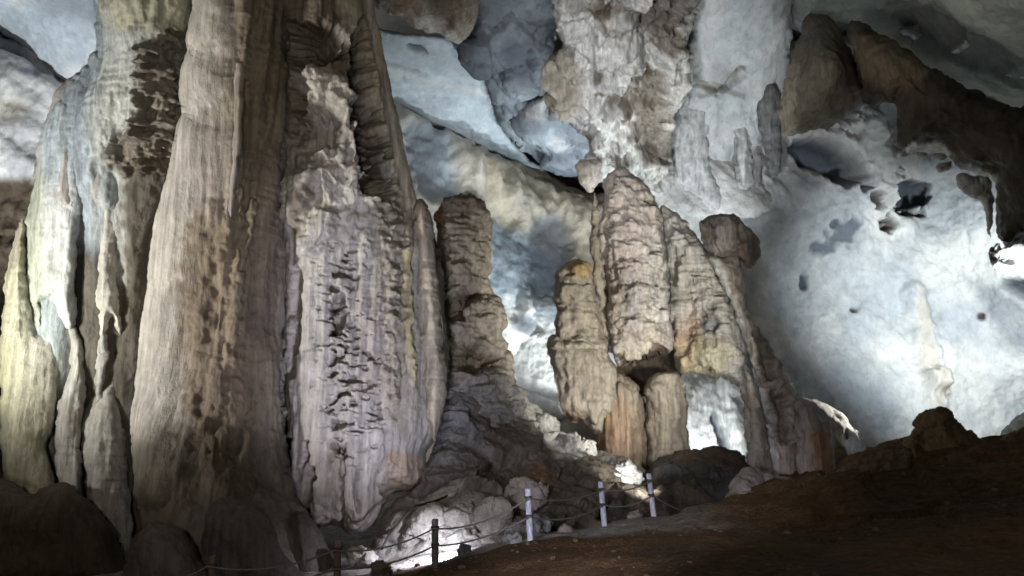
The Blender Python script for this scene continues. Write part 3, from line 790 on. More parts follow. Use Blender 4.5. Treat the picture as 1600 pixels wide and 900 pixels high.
body('fluted_foot', [(932, 620), (945, 600), (965, 585), (985, 590), (1000, 610), (1010, 660), (1012, 735), (990, 745), (930, 740), (934, 690)],
     [(935, 620, 27.9), (1010, 620, 28.2), (960, 740, 27.4)], 0.9, 34,
     lambda c: 0.6 * c.flutes(1.8, 231, 0.05) + 0.25 * c.flutes(4.5, 233, 0.08) + 0.12 * c.lumps(2, 232),
     lambda c: [(RUST * 0.9, 0.45 * c.area([(935, 620), (985, 640), (985, 740), (932, 740)], 16)), (BROWN * 0.8, 0.8 * c.area([(990, 600), (1012, 640), (1014, 745), (990, 745)], 6))],
     TAN * 0.8, BROWN, M_ROCK, 1.8, t, warp=3, seed=5)
body('side_pillar', [(1008, 610), (1018, 588), (1045, 580), (1062, 590), (1072, 630), (1074, 680), (1080, 735), (1050, 745), (1012, 742), (1010, 680)],
     [(1010, 620, 27.9), (1075, 620, 28.2), (1040, 740, 27.6)], 0.8, 32,
     lambda c: 0.08 * c.shelves(5, 241) + 0.2 * c.lumps(1.6, 242) + 0.2 * c.flutes(3.0, 243, 0.1), lambda c: [(BROWN, 0.6 * c.area([(1000, 640), (1020, 630), (1020, 745), (1000, 745)], 6))],
     TAN * 0.85, TAN * 0.7, M_ROCK, 1.8, t, warp=2.5, seed=6)

t = thing('limestone_column', 'tall tan ribbed column tapering upward, its lit right side covered in small ledges', 'column', 1050, 720, 29)
body('shaft', [(944, 300), (950, 268), (972, 262), (995, 278), (1022, 312), (1036, 350), (1042, 420), (1046, 480), (1052, 540), (1030, 556), (1000, 566), (978, 572), (962, 568), (955, 545), (948, 480), (944, 420), (936, 360)],
     [(945, 300, 29.6), (1040, 340, 29.4), (990, 580, 28.4)], 1.2, 55,
     lambda c: 0.08 * c.shelves(2.9, 251, 1.2, 3.2, 0.8) + 0.08 * c.shelves(6.2, 252, 1.2, 5.0, 0.7) + 0.12 * c.facets(1.6, 258, 1.6) + 0.42 * c.lumps(0.9, 253) + 0.16 * c.lumps(2.6, 254) + 0.15 * c.flutes(1.3, 255, 0.15)
     - 0.9 * c.area([(968, 570), (1000, 555), (1040, 545), (1050, 580), (1020, 598), (980, 598)], 8) - 0.3 * c.groove([(948, 340), (944, 420), (950, 470)], 5),
     lambda c: [(BROWN * 0.8, c.area([(965, 570), (1000, 555), (1040, 545), (1052, 580), (1020, 600), (975, 600)], 6)), (CALC, 0.7 * c.area([(1005, 380), (1040, 370), (1042, 500), (1015, 500)], 10)),  # brown hollow and pale right side paint shade and light
                (GREY, 0.5 * c.area([(975, 440), (1000, 440), (1000, 510), (978, 500)], 10))],
     TAN * 1.25, PINK * 1.05, M_ROCK, 1.8, t, warp=4, seed=7)
body('painted_hollow', [(955, 560), (985, 545), (1040, 530), (1062, 560), (1064, 600), (1030, 618), (985, 618), (962, 600)], [(0, 0, 30.2)], 0.6, 26,
     lambda c: 0.3 * c.lumps(1.4, 256) - 0.5 * c.area([(975, 570), (1035, 555), (1045, 595), (985, 602)], 10), None, BROWN * 0.55, DARK, M_ROCK, 1.8, t, warp=4, seed=31)  # dark brown body in place of the shade under the shaft
body('side_strand', [(930, 300), (938, 330), (940, 400), (952, 470), (958, 540), (964, 570), (955, 575), (940, 530), (932, 470), (924, 400), (926, 340)],
     [(930, 300, 29.4), (960, 560, 28.6), (940, 420, 29)], 0.35, 9, lambda c: 0.1 * c.lumps(2, 258) + 0.1 * c.shelves(3, 259),
     lambda c: [(BLUE * 1.4, c.area([(942, 535), (955, 530), (964, 570), (955, 578)], 4, 2))], TAN, BROWN, M_ROCK, 1.8, t, warp=3, seed=8)
body('shoulder', [(1032, 330), (1042, 322), (1062, 340), (1092, 368), (1112, 395), (1128, 430), (1150, 490), (1166, 560), (1180, 640), (1190, 730), (1168, 735), (1165, 660), (1152, 610), (1130, 590), (1090, 585), (1062, 580), (1052, 540), (1046, 470), (1040, 400)],
     [(1035, 330, 30.0), (1110, 400, 29.2), (1060, 570, 29), (1180, 700, 27.0), (1150, 580, 28)], 1.2, 45,
     lambda c: 0.07 * c.shelves(3.1, 261, 1.2, 3.2, 0.8) + 0.08 * c.shelves(6.4, 262, 1.2, 5.0, 0.7) + 0.12 * c.facets(1.7, 266, 1.5) + 0.35 * c.flutes(1.3, 263, 0.15) + 0.35 * c.lumps(1.2, 264) - 0.4 * c.area([(1095, 495), (1115, 470), (1120, 515), (1100, 515)], 6),
     lambda c: [(CALC * 1.05, 0.75 * c.area([(1080, 400), (1120, 410), (1160, 500), (1190, 700), (1165, 720), (1140, 560), (1080, 470)], 14)), (RUST * 1.1, 0.5 * c.area([(1060, 500), (1090, 500), (1085, 575), (1060, 570)], 12)),  # paler right side paints light falling from the right
                (BROWN, 0.6 * c.area([(1060, 525), (1100, 520), (1140, 535), (1100, 545)], 6)), (GREY * 0.5, 0.8 * c.area([(1092, 498), (1116, 470), (1122, 515), (1100, 518)], 5)), (YELL, 0.35 * c.area([(1050, 540), (1140, 540), (1130, 590), (1060, 585)], 12))],
     TAN * 1.15, CALC * 0.95, M_ROCK, 1.8, t, warp=4, seed=9)
tag(body('flowstone_curtain', [(1052, 590), (1075, 578), (1110, 582), (1140, 575), (1165, 600), (1172, 650), (1200, 730), (1120, 740), (1050, 730), (1045, 650)], [(1060, 600, 35.0), (1160, 600, 35.4), (1110, 720, 33.6)], 0.7, 40,
         lambda c: 0.2 * c.lumps(0.8, 271) + 0.4 * c.groove([(1130, 585), (1150, 640), (1160, 700)], 18) - 0.6 * c.groove([(1116, 650), (1128, 680), (1140, 715)], 10) + 0.2 * c.area([(1060, 590), (1160, 585), (1160, 620), (1070, 620)], 8) * c.flutes(2.5, 272),
         lambda c: [(SLATE, 0.8 * c.groove([(1116, 645), (1128, 680), (1142, 715)], 8))], WHITE * 1.1, WHITE * 0.9, M_ROCK, 2), 'white flowstone apron behind the foot of the ribbed column', 'flowstone')  # slate along the groove stands in for its shadow

t = thing('limestone_column', 'slender crooked brown column with a bulbous dark head, right of the ribbed column', 'column', 1220, 760, 27)
body('shaft', [(1105, 405), (1125, 392), (1150, 400), (1160, 430), (1168, 480), (1185, 510), (1215, 555), (1240, 600), (1255, 650), (1258, 720), (1250, 770), (1215, 775), (1205, 720), (1192, 650), (1178, 590), (1160, 520), (1140, 470), (1122, 430)],
     [(1110, 400, 27.8), (1160, 420, 28), (1200, 760, 25.8)], 0.9, 30,
     lambda c: 0.18 * c.shelves(1.6, 281, 0.8, 2.5) + 0.2 * c.lumps(1.0, 282) + 0.1 * c.lumps(3, 283) - 0.5 * c.area([(1180, 520), (1200, 530), (1205, 590), (1190, 590)], 6) - 0.5 * c.area([(1200, 620), (1230, 620), (1235, 690), (1208, 680)], 6),
     lambda c: [(WHITE, 0.9 * c.groove([(1118, 405), (1140, 460), (1160, 520), (1180, 590), (1195, 640), (1205, 690), (1215, 740)], 9)), (DARK * 1.2, 0.7 * c.area([(1178, 515), (1202, 530), (1206, 592), (1188, 592)], 5)), (DARK * 1.3, 0.7 * c.area([(1200, 618), (1232, 618), (1238, 692), (1208, 684)], 5))],  # white strip paints the lit edge of the shaft
     PINK * 1.1, TAN * 0.85, M_ROCK, 1.8, t, warp=4, seed=10)
body('head', [(1094, 355), (1098, 345), (1116, 336), (1140, 334), (1154, 342), (1172, 358), (1184, 372), (1184, 405), (1172, 420), (1156, 408), (1140, 402), (1120, 405), (1106, 392)],
     [(1100, 350, 27.6), (1180, 360, 28), (1140, 420, 27.6)], 0.8, 26,
     lambda c: 0.15 * c.flutes(2, 291) + 0.15 * c.lumps(1.4, 292) - 0.25 * c.groove([(1154, 340), (1160, 375), (1158, 410)], 6) - 0.25 * c.groove([(1115, 340), (1116, 380), (1122, 402)], 5),
     lambda c: [(DARK * 1.3, 0.7 * c.area([(1092, 345), (1112, 340), (1116, 385), (1100, 385)], 5)), (DARK, 0.6 * c.groove([(1098, 346), (1122, 336), (1145, 336)], 5)), (DARK * 1.3, 0.6 * c.area([(1172, 370), (1188, 372), (1186, 410), (1174, 418)], 5))],
     PINK * 0.75, BROWN * 1.1, M_ROCK, 1.8, t, warp=3, seed=11)
body('root', [(1165, 580), (1180, 600), (1195, 650), (1205, 720), (1212, 775), (1185, 775), (1168, 740), (1170, 660)], [(1165, 600, 26.2), (1205, 640, 26.4), (1190, 770, 25.4)], 0.5, 14,
     lambda c: 0.15 * c.shelves(2, 295) + 0.12 * c.lumps(2, 296), lambda c: [(RUST, 0.4 * c.area([(1165, 620), (1180, 620), (1180, 650), (1168, 645)], 5)), (WHITE, 0.5 * c.groove([(1178, 600), (1195, 650), (1205, 700)], 4))],  # white line carries the painted lit edge on
     TAN * 1.1, CALC * 0.8, M_ROCK, 1.8, t, warp=3, seed=12)

tag(body('stalagmite', [(1240, 640), (1250, 622), (1275, 630), (1292, 650), (1300, 690), (1306, 740), (1290, 770), (1250, 770), (1244, 700)], [(1240, 640, 25.8), (1300, 640, 26.2), (1270, 760, 25.2)], 0.7, 28,
         lambda c: 0.15 * c.flutes(2, 301) + 0.12 * c.lumps(1.5, 302), lambda c: [(RUST * 0.8, 0.8 * c.area([(1270, 660), (1310, 670), (1310, 760), (1270, 750)], 10)), (GREY * 0.6, 0.6 * c.area([(1245, 620), (1290, 640), (1280, 670), (1250, 670)], 8))],
         PINK * 0.8, BROWN, M_ROCK, 1.8, warp=3), 'short orange-brown stalagmite stump beside the crooked column', 'stalagmite')
tag(body('calcite_arch', [(1250, 622), (1262, 620), (1285, 628), (1315, 648), (1335, 668), (1348, 690), (1352, 712), (1335, 715), (1318, 704), (1308, 682), (1290, 660), (1268, 642)], [(1250, 620, 30.5), (1340, 700, 28.5), (1300, 660, 29.8)], 0.5, 17,
         lambda c: 0.12 * c.lumps(1.8, 305) + 0.15 * c.pop(1.5, 306) - 0.3 * c.area([(1322, 672), (1330, 675), (1330, 690), (1320, 684)], 3), lambda c: [(DARK, 0.7 * c.area([(1318, 674), (1330, 673), (1332, 690), (1320, 685)], 4)), (BLUE * 1.5, 0.8 * c.area([(1328, 688), (1345, 690), (1348, 706), (1330, 706)], 3))],
         WHITE * 0.85, CALC * 0.8, M_ROCK, 1.6, warp=3), 'curved whitish calcite ridge arching down to the floor, lit along its top', 'flowstone')

# ================================================================== the giant columns on the left
t = thing('limestone_column', 'pale many-stranded column at the left edge, with dark gaps between its drooping lobes', 'column', 120, 800, 21)
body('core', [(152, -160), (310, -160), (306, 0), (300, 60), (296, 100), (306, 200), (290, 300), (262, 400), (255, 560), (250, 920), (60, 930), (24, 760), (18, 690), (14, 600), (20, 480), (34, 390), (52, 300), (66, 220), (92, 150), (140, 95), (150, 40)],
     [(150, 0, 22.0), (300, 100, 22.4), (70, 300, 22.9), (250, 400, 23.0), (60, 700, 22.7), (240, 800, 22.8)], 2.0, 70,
     lambda c: 0.25 * c.flutes(1.8, 311, 0.08) + 0.12 * c.lumps(1.2, 312)
     + c.area([(205, 85), (240, 60), (285, 40), (300, 70), (300, 230), (270, 260), (225, 270), (170, 265), (165, 215), (205, 190)], 12, 8) * (0.6 * c.shelves(2.4, 313, 1.0, 2.6, 0.6) + 0.35 * c.shelves(4.6, 314, 1.0, 4.0) + 0.3 * c.lumps(2.0, 317) - 0.2)
     + (1 - sstep(230, 300, c.py)) * (0.15 * c.flutes(3.0, 315, 0.08) + 0.05 * c.shelves(4.5, 316, 1, 4)),
     lambda c: [(BROWN * 0.8, 0.8 * c.area([(205, 75), (235, 60), (290, 34), (300, 90), (300, 230), (270, 270), (225, 280), (172, 265), (170, 220), (208, 190), (206, 120)], 10, 8)),
                (YELL * 0.9, 0.45 * c.area([(170, -60), (290, -60), (280, 40), (200, 50), (165, 30)], 14)), (SLATE, 0.5 * c.area([(110, 140), (140, 130), (125, 200), (130, 280), (110, 270)], 9)),
                (BROWN * 0.45, 0.9 * c.area([(190, 280), (262, 280), (250, 500), (240, 900), (90, 900), (96, 560), (120, 380), (190, 440)], 14))],  # dark brown stands in for shade in the gaps between lobes
     np.array([.43, .44, .42]), BLUE * 0.95, M_ROCK, 1.8, t, warp=4, seed=13)


def strand(nm, pl, dp, th, wr, base, second, sd, rel=None, paint=None):
    return body(nm, pl, dp, th, wr, rel or (lambda c: 0.13 * c.flutes(2.4, sd, 0.06) + 0.07 * c.lumps(1.5, sd + 1) + 0.03 * c.shelves(5, sd + 2)), paint, base, second, M_ROCK, 1.8, t, warp=3, seed=sd)


GRN = np.array([0.40, 0.43, 0.30])
strand('lobe', [(34, 345), (42, 350), (44, 420), (50, 470), (62, 520), (88, 512), (94, 600), (84, 670), (72, 700), (86, 745), (96, 800), (50, 830), (14, 810), (2, 720), (-2, 640), (2, 520), (10, 430), (22, 370)],
       [(20, 400, 21.6), (40, 400, 21.8), (50, 700, 20.6)], 0.6, 36, YELL * 0.5 + 0.22, CALC * 0.95, 321)
strand('drapery', [(62, 215), (92, 160), (126, 180), (128, 300), (122, 380), (118, 440), (118, 505), (108, 512), (92, 492), (84, 470), (66, 476), (70, 505), (58, 512), (48, 460), (44, 400), (40, 350), (52, 300)],
       [(60, 220, 21.8), (125, 200, 21.5), (80, 500, 21.1)], 0.6, 34, CALC * 0.85, BLUE * 1.1, 324, None,
       lambda c: [(GRN, 0.6 * c.area([(40, 280), (66, 280), (72, 520), (44, 520)], 8)), (WHITE * 0.95, 0.6 * c.area([(68, 300), (122, 300), (118, 500), (70, 470)], 14))])
strand('lobe', [(108, 500), (120, 508), (126, 522), (134, 545), (136, 590), (134, 640), (130, 700), (132, 760), (124, 800), (98, 800), (88, 730), (86, 660), (96, 620), (108, 580), (110, 545)],
       [(110, 510, 21.2), (130, 520, 21.3), (110, 720, 20.6)], 0.55, 18, CALC * 0.85, GREY, 327)
strand('strand', [(128, 366), (136, 366), (140, 400), (141, 470), (150, 490), (146, 500), (134, 480), (129, 440)], [(0, 0, 21.6)], 0.2, 6, TAN, CALC * 0.8, 330)
strand('drapery', [(122, 200), (150, 215), (176, 250), (200, 275), (202, 330), (188, 400), (190, 460), (192, 520), (178, 515), (172, 500), (166, 545), (156, 545), (148, 470), (146, 420), (152, 350), (146, 300), (132, 290), (128, 250)],
       [(130, 210, 21.6), (190, 300, 21.8), (170, 500, 21.2)], 0.6, 22, CALC * 0.95, GREY * 1.1, 333)
strand('drapery', [(62, 230), (74, 180), (96, 132), (135, 112), (165, 140), (185, 200), (200, 290), (190, 330), (160, 340), (126, 330), (90, 360), (60, 350), (58, 290)],
       [(70, 200, 22.1), (180, 200, 22.0), (120, 290, 21.7)], 0.8, 44, CALC * 0.8, BLUE * 1.05, 345, lambda c: 0.2 * c.flutes(2.2, 345, 0.05) + 0.08 * c.flutes(5, 346, 0.06) + 0.05 * c.lumps(2, 347),
       lambda c: [(SLATE, 0.6 * c.area([(112, 150), (140, 140), (128, 200), (128, 262), (114, 262)], 8)), (BROWN, 0.5 * c.area([(95, 110), (140, 95), (140, 112), (100, 145)], 6)), (DARK, 0.6 * c.area([(62, 190), (76, 186), (74, 200), (64, 200)], 4))])
strand('strand', [(156, 520), (168, 530), (168, 570), (162, 610), (152, 640), (148, 600), (150, 560)], [(0, 0, 21.0)], 0.35, 9, CALC * 0.8, GREY, 336)
strand('lobe', [(178, 505), (192, 515), (194, 560), (192, 620), (198, 700), (204, 800), (200, 870), (150, 870), (136, 780), (128, 690), (134, 640), (150, 600), (160, 590), (172, 560)],
       [(130, 640, 21.0), (195, 640, 21.4), (160, 790, 20.4)], 0.7, 30, GREY * 1.15, CALC * 0.75, 339)
strand('strand', [(212, 290), (230, 285), (246, 300), (250, 400), (236, 480), (226, 540), (216, 500), (212, 400)], [(0, 0, 22.2)], 0.5, 16, GREY * 0.8, PINK * 0.7, 342)

FLANK = [(325, -160), (385, -160), (362, 0), (348, 110), (340, 220), (326, 330), (312, 440), (300, 560), (290, 680), (262, 740), (200, 740), (205, 560), (230, 400), (275, 240), (285, 60)]


def giant_shaft(c):
    calm = c.area(FLANK, 24, 6)
    c.rough = 1 - 0.88 * calm
    ridge = 0.55 * np.exp(-(line_dist(c.px, c.py, [(350, -160), (335, 0), (318, 110), (304, 220), (275, 360), (256, 500), (246, 640), (250, 760)]) / 38.0) ** 2)
    h = (0.22 * c.flutes(1.3, 351, 0.04) + 0.12 * c.flutes(3.6, 355, 0.05) + 0.10 * c.lumps(0.7, 352) + 0.03 * c.lumps(3, 353)
         + 0.045 * c.shelves(5.0, 354, 1.0, 4) * c.area([(360, 20), (460, 20), (460, 340), (365, 340)], 18)
         + c.area([(300, 340), (340, 320), (372, 370), (378, 700), (330, 740), (290, 640), (290, 450)], 16, 10) * (0.2 * c.lumps(1.4, 356) + 0.09 * c.pop(2.6, 357)))
    h = h * (1 - 0.85 * calm) + calm * (0.06 * c.flutes(3.0, 361, 0.02, 4) + 0.03 * c.flutes(8.0, 362, 0.02, 2) + 0.02 * c.lumps(0.8, 363))
    return (h + ridge - 0.15 * c.groove([(388, 130), (386, 300), (376, 420)], 8) + 0.2 * c.groove([(395, 320), (372, 420), (360, 560)], 12)
            - 0.6 * c.groove([(452, 440), (446, 560), (450, 690)], 6))


t = thing('limestone_column', 'giant brown flowstone column with a smooth pale ridge down its left side', 'column', 340, 850, 20)
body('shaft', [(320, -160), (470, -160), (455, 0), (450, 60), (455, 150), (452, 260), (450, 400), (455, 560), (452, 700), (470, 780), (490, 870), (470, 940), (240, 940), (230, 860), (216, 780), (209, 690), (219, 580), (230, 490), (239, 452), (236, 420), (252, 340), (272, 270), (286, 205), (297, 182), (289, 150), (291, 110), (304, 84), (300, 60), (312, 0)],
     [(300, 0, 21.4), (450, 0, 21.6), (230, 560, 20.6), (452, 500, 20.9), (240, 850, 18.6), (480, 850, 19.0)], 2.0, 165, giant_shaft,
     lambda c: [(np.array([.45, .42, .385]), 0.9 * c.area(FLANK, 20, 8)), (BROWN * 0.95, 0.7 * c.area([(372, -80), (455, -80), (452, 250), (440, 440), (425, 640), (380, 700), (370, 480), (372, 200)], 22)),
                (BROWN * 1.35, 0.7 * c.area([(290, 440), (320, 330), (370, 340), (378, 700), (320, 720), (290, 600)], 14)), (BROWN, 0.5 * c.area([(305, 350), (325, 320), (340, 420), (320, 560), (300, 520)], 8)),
                (PINK * 0.75, 0.6 * c.area([(320, 200), (365, 200), (360, 330), (320, 340)], 14)), (BROWN * 0.5, 0.8 * c.area([(200, 700), (470, 690), (500, 950), (200, 950)], 30))],  # darker foot puts the dim lower end into the colour
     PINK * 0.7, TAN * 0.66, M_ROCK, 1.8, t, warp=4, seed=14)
body('strand', [(366, 108), (374, 98), (381, 106), (379, 180), (374, 260), (366, 330), (358, 330), (363, 250), (366, 170)], [(370, 110, 19.75), (362, 330, 19.1)], 0.22, 8,
     lambda c: 0.05 * c.lumps(2, 365), None, PINK * 0.8, TAN * 0.8, M_ROCK, 1.6, t, warp=2, seed=15, micro=0.4)
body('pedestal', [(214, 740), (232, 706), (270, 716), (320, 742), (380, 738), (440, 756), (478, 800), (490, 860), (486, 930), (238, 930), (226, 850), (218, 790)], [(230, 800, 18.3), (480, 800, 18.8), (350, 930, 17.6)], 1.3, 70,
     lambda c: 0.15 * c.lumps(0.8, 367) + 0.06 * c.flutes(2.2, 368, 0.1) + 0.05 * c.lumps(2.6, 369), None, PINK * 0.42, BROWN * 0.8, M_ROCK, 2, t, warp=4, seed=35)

t = thing('limestone_column', 'wide flowstone column of pale draperies, knobbly bands and dark slots, in the middle left', 'column', 580, 820, 20.5)
body('shaft', [(420, -160), (590, -160), (580, 0), (592, 60), (606, 130), (620, 200), (634, 260), (648, 320), (672, 330), (688, 400), (694, 480), (700, 560), (694, 630), (684, 680), (664, 710), (662, 750), (640, 768), (610, 772), (598, 800), (575, 826), (552, 832), (520, 820), (485, 826), (462, 800), (448, 740), (446, 640), (440, 500), (436, 380), (438, 240), (440, 100)],
     [(440, 0, 22.0), (590, 0, 22.8), (450, 400, 21.2), (680, 420, 22.2), (560, 820, 19.6), (660, 740, 20.6), (450, 760, 20.0)], 1.7, 85,
     lambda c: 0.22 * c.flutes(1.7, 371, 0.05, 4) + 0.06 * c.lumps(1.5, 372) + 0.02 * c.shelves(6, 378, 1, 4)
     # recessed ledged band, upper middle
     - 1.1 * c.area([(552, 70), (575, 30), (592, 110), (606, 230), (612, 300), (570, 300), (560, 220), (552, 140)], 7) + c.area([(555, 90), (590, 90), (612, 300), (560, 300)], 8) * (0.4 * c.shelves(3.2, 373, 0.9, 3.4, 0.5))
     # knobbly band lower down
     + c.area([(560, 180), (600, 200), (622, 300), (628, 480), (620, 640), (604, 640), (600, 400), (570, 300)], 8) * (0.28 * c.shelves(3.4, 374, 1.0, 4, 0.5) + 0.16 * c.pop(3.0, 375))
     # dark hollows up left
     - 1.4 * c.area([(446, 55), (480, 40), (530, 50), (535, 85), (500, 90), (450, 88)], 12, 10) - 0.7 * c.area([(452, 120), (470, 118), (482, 165), (460, 170)], 8) - 0.5 * c.area([(460, 190), (535, 180), (520, 225), (470, 240)], 12, 8)
     + 0.35 * c.area([(480, 110), (520, 118), (552, 140), (545, 190), (515, 160), (490, 160)], 12, 9) * (1 + c.lumps(2.2, 376))
     # leaning blocks
     + 0.35 * c.area([(446, 280), (500, 258), (485, 300), (470, 345), (448, 350)], 10) + 0.4 * c.area([(500, 330), (522, 334), (520, 360), (500, 390), (474, 400), (480, 365)], 8, 4)
     + c.area([(500, 240), (560, 230), (580, 330), (570, 400), (520, 330)], 10) * (0.4 * c.shelves(2.2, 379, 1.2, 3, 1.4) + 0.2 * c.lumps(2.4, 380))
     # staircase of slots
     - 0.7 * c.area([(522, 462), (538, 460), (536, 500), (530, 522), (521, 520)], 4, 4)
     - c.area([(521, 395), (543, 395), (544, 520), (541, 690), (516, 690), (518, 540)], 4, 5) * 0.55 * sstep(0.1, -0.2, 0.3 * np.sin(c.P[:, 2] * 17 + 9 * c.lumps(1.3, 381)) + 1.2 * c.lumps(2.9, 382, 4, 1.7) + 0.12)
     - c.area([(500, 400), (575, 400), (600, 690), (505, 700)], 14, 8) * 0.16 * sstep(0.22, 0.45, c.lumps(4.2, 385, 3, 2.4))
     + 0.10 * c.flutes(4.2, 386, 0.05)
     - c.area([(545, 560), (590, 560), (590, 680), (545, 690)], 8, 6) * 0.3 * sstep(0.15, 0.4, c.lumps(2.8, 383, 3, 2.0))
     - c.area([(462, 420), (472, 440), (464, 560), (452, 600), (456, 480)], 4, 3) * 0.5
     # slots by the foot
     - 0.9 * c.groove([(452, 690), (450, 740), (448, 790)], 7) - 1.0 * c.groove([(490, 735), (482, 775), (476, 808)], 7) - 0.5 * c.groove([(482, 690), (476, 730)], 4) - 0.3 * c.groove([(538, 700), (534, 760), (536, 826)], 5)
     - 0.25 * c.groove([(560, 740), (560, 800)], 4) - 0.3 * c.area([(604, 755), (640, 760), (664, 740), (664, 775), (604, 780)], 5)
     - 0.5 * c.area([(676, 330), (690, 350), (688, 400), (676, 400)], 4) + 0.2 * c.groove([(656, 330), (668, 420), (680, 560)], 10) + 0.2 * c.groove([(640, 270), (634, 420), (640, 600)], 8),
     lambda c: [(BROWN * 0.7, 0.85 * c.area([(440, -80), (520, -60), (540, 60), (552, 100), (540, 130), (500, 100), (450, 120), (480, 180), (460, 240), (500, 250), (440, 270)], 12, 10)),  # dark brown deepens the shade of the hollows
                (BROWN * 0.5, 0.9 * c.area([(550, 50), (580, 40), (596, 130), (612, 270), (575, 300), (560, 230), (550, 140)], 7, 6)),  # recess band painted darker for its shade
                (TAN * 1.15, 0.8 * c.area([(510, -90), (585, -90), (598, 70), (620, 200), (632, 300), (655, 330), (640, 420), (622, 300), (600, 180), (575, 40), (535, 40)], 6)),
                (CALC, 0.65 * c.area([(482, 108), (520, 118), (552, 140), (545, 195), (515, 160), (488, 160)], 10, 9)),  # pale colour paints the light on the lumps
                (CALC * 1.02, 0.75 * c.area([(442, 280), (500, 255), (560, 250), (580, 380), (560, 480), (550, 680), (470, 660), (462, 500), (448, 400)], 45, 18)),  # soft pale panel paints the lit part of the column
                (BROWN, 0.7 * c.area([(470, 300), (492, 295), (480, 340), (466, 372), (462, 345)], 5)), (TAN * 0.85, 0.7 * c.area([(585, 320), (635, 320), (645, 640), (600, 640)], 10)),
                (YELL, 0.85 * c.groove([(655, 320), (664, 400), (674, 500), (678, 600)], 14)), (YELL * 0.9, 0.5 * c.groove([(634, 400), (638, 520), (645, 600)], 10)), (RUST * 0.7, 0.7 * c.area([(674, 335), (690, 345), (690, 400), (676, 395)], 5)),
                (RUST, 0.5 * c.area([(602, 708), (640, 706), (642, 724), (604, 720)], 5)), (np.array([.5, .38, .28]), 0.7 * c.area([(604, 715), (655, 720), (660, 765), (606, 775)], 8)), (CALC * 1.1, 0.6 * c.area([(560, 640), (600, 640), (604, 770), (560, 760)], 14)),
                (BROWN * 1.1, 0.5 * c.area([(515, 700), (534, 700), (530, 780), (512, 780)], 6)), (PINK, 0.5 * c.area([(560, 470), (600, 470), (600, 640), (560, 600)], 12))],
     PINK * 0.95, CALC * 0.8, M_ROCK, 1.6, t, warp=3, seed=16)
body('strand', [(565, -160), (592, -160), (584, 0), (596, 60), (610, 130), (626, 200), (640, 270), (652, 330), (646, 420), (630, 430), (624, 310), (607, 215), (592, 130), (576, 50), (566, -10)],
     [(580, 0, 21.9), (650, 330, 21.3), (610, 150, 21.7)], 0.35, 16, lambda c: 0.12 * c.flutes(3, 391, 0.05), None, TAN * 1.1, CALC * 0.8, M_ROCK, 1.8, t, warp=1.5, seed=17)
body('strand', [(646, 322), (670, 320), (680, 400), (690, 500), (696, 600), (690, 650), (676, 690), (662, 620), (652, 500), (648, 410)],
     [(660, 330, 21.2), (680, 660, 20.0), (670, 500, 20.5)], 0.5, 18, lambda c: 0.06 * c.flutes(3, 394) + 0.05 * c.shelves(4, 395), None, np.array([.41, .385, .25]), TAN * 1.1, M_ROCK, 1.8, t, warp=2.5, seed=18)

# ---- rocks at the foot of the giant columns
for pl, dp, th, lab, sd, bs in [
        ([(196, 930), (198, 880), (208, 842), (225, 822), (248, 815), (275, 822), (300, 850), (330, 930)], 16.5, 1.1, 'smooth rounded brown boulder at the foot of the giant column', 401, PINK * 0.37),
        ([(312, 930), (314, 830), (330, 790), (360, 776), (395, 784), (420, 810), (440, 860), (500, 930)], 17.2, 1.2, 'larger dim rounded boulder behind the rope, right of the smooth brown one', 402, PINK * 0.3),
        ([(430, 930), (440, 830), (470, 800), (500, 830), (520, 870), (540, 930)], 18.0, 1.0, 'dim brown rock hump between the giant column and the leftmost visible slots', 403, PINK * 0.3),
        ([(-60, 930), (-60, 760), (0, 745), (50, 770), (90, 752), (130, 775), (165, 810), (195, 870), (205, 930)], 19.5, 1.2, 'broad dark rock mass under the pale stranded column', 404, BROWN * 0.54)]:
    tag(body('boulder', pl, [(0, 0, dp)], th, 60, lambda c, sd=sd: 0.12 * c.lumps(0.9, sd) + 0.05 * c.lumps(3, sd + 1), None, bs, bs * 0.75, M_ROCK, 2, warp=3, seed=sd, streak=False), lab, 'boulder')

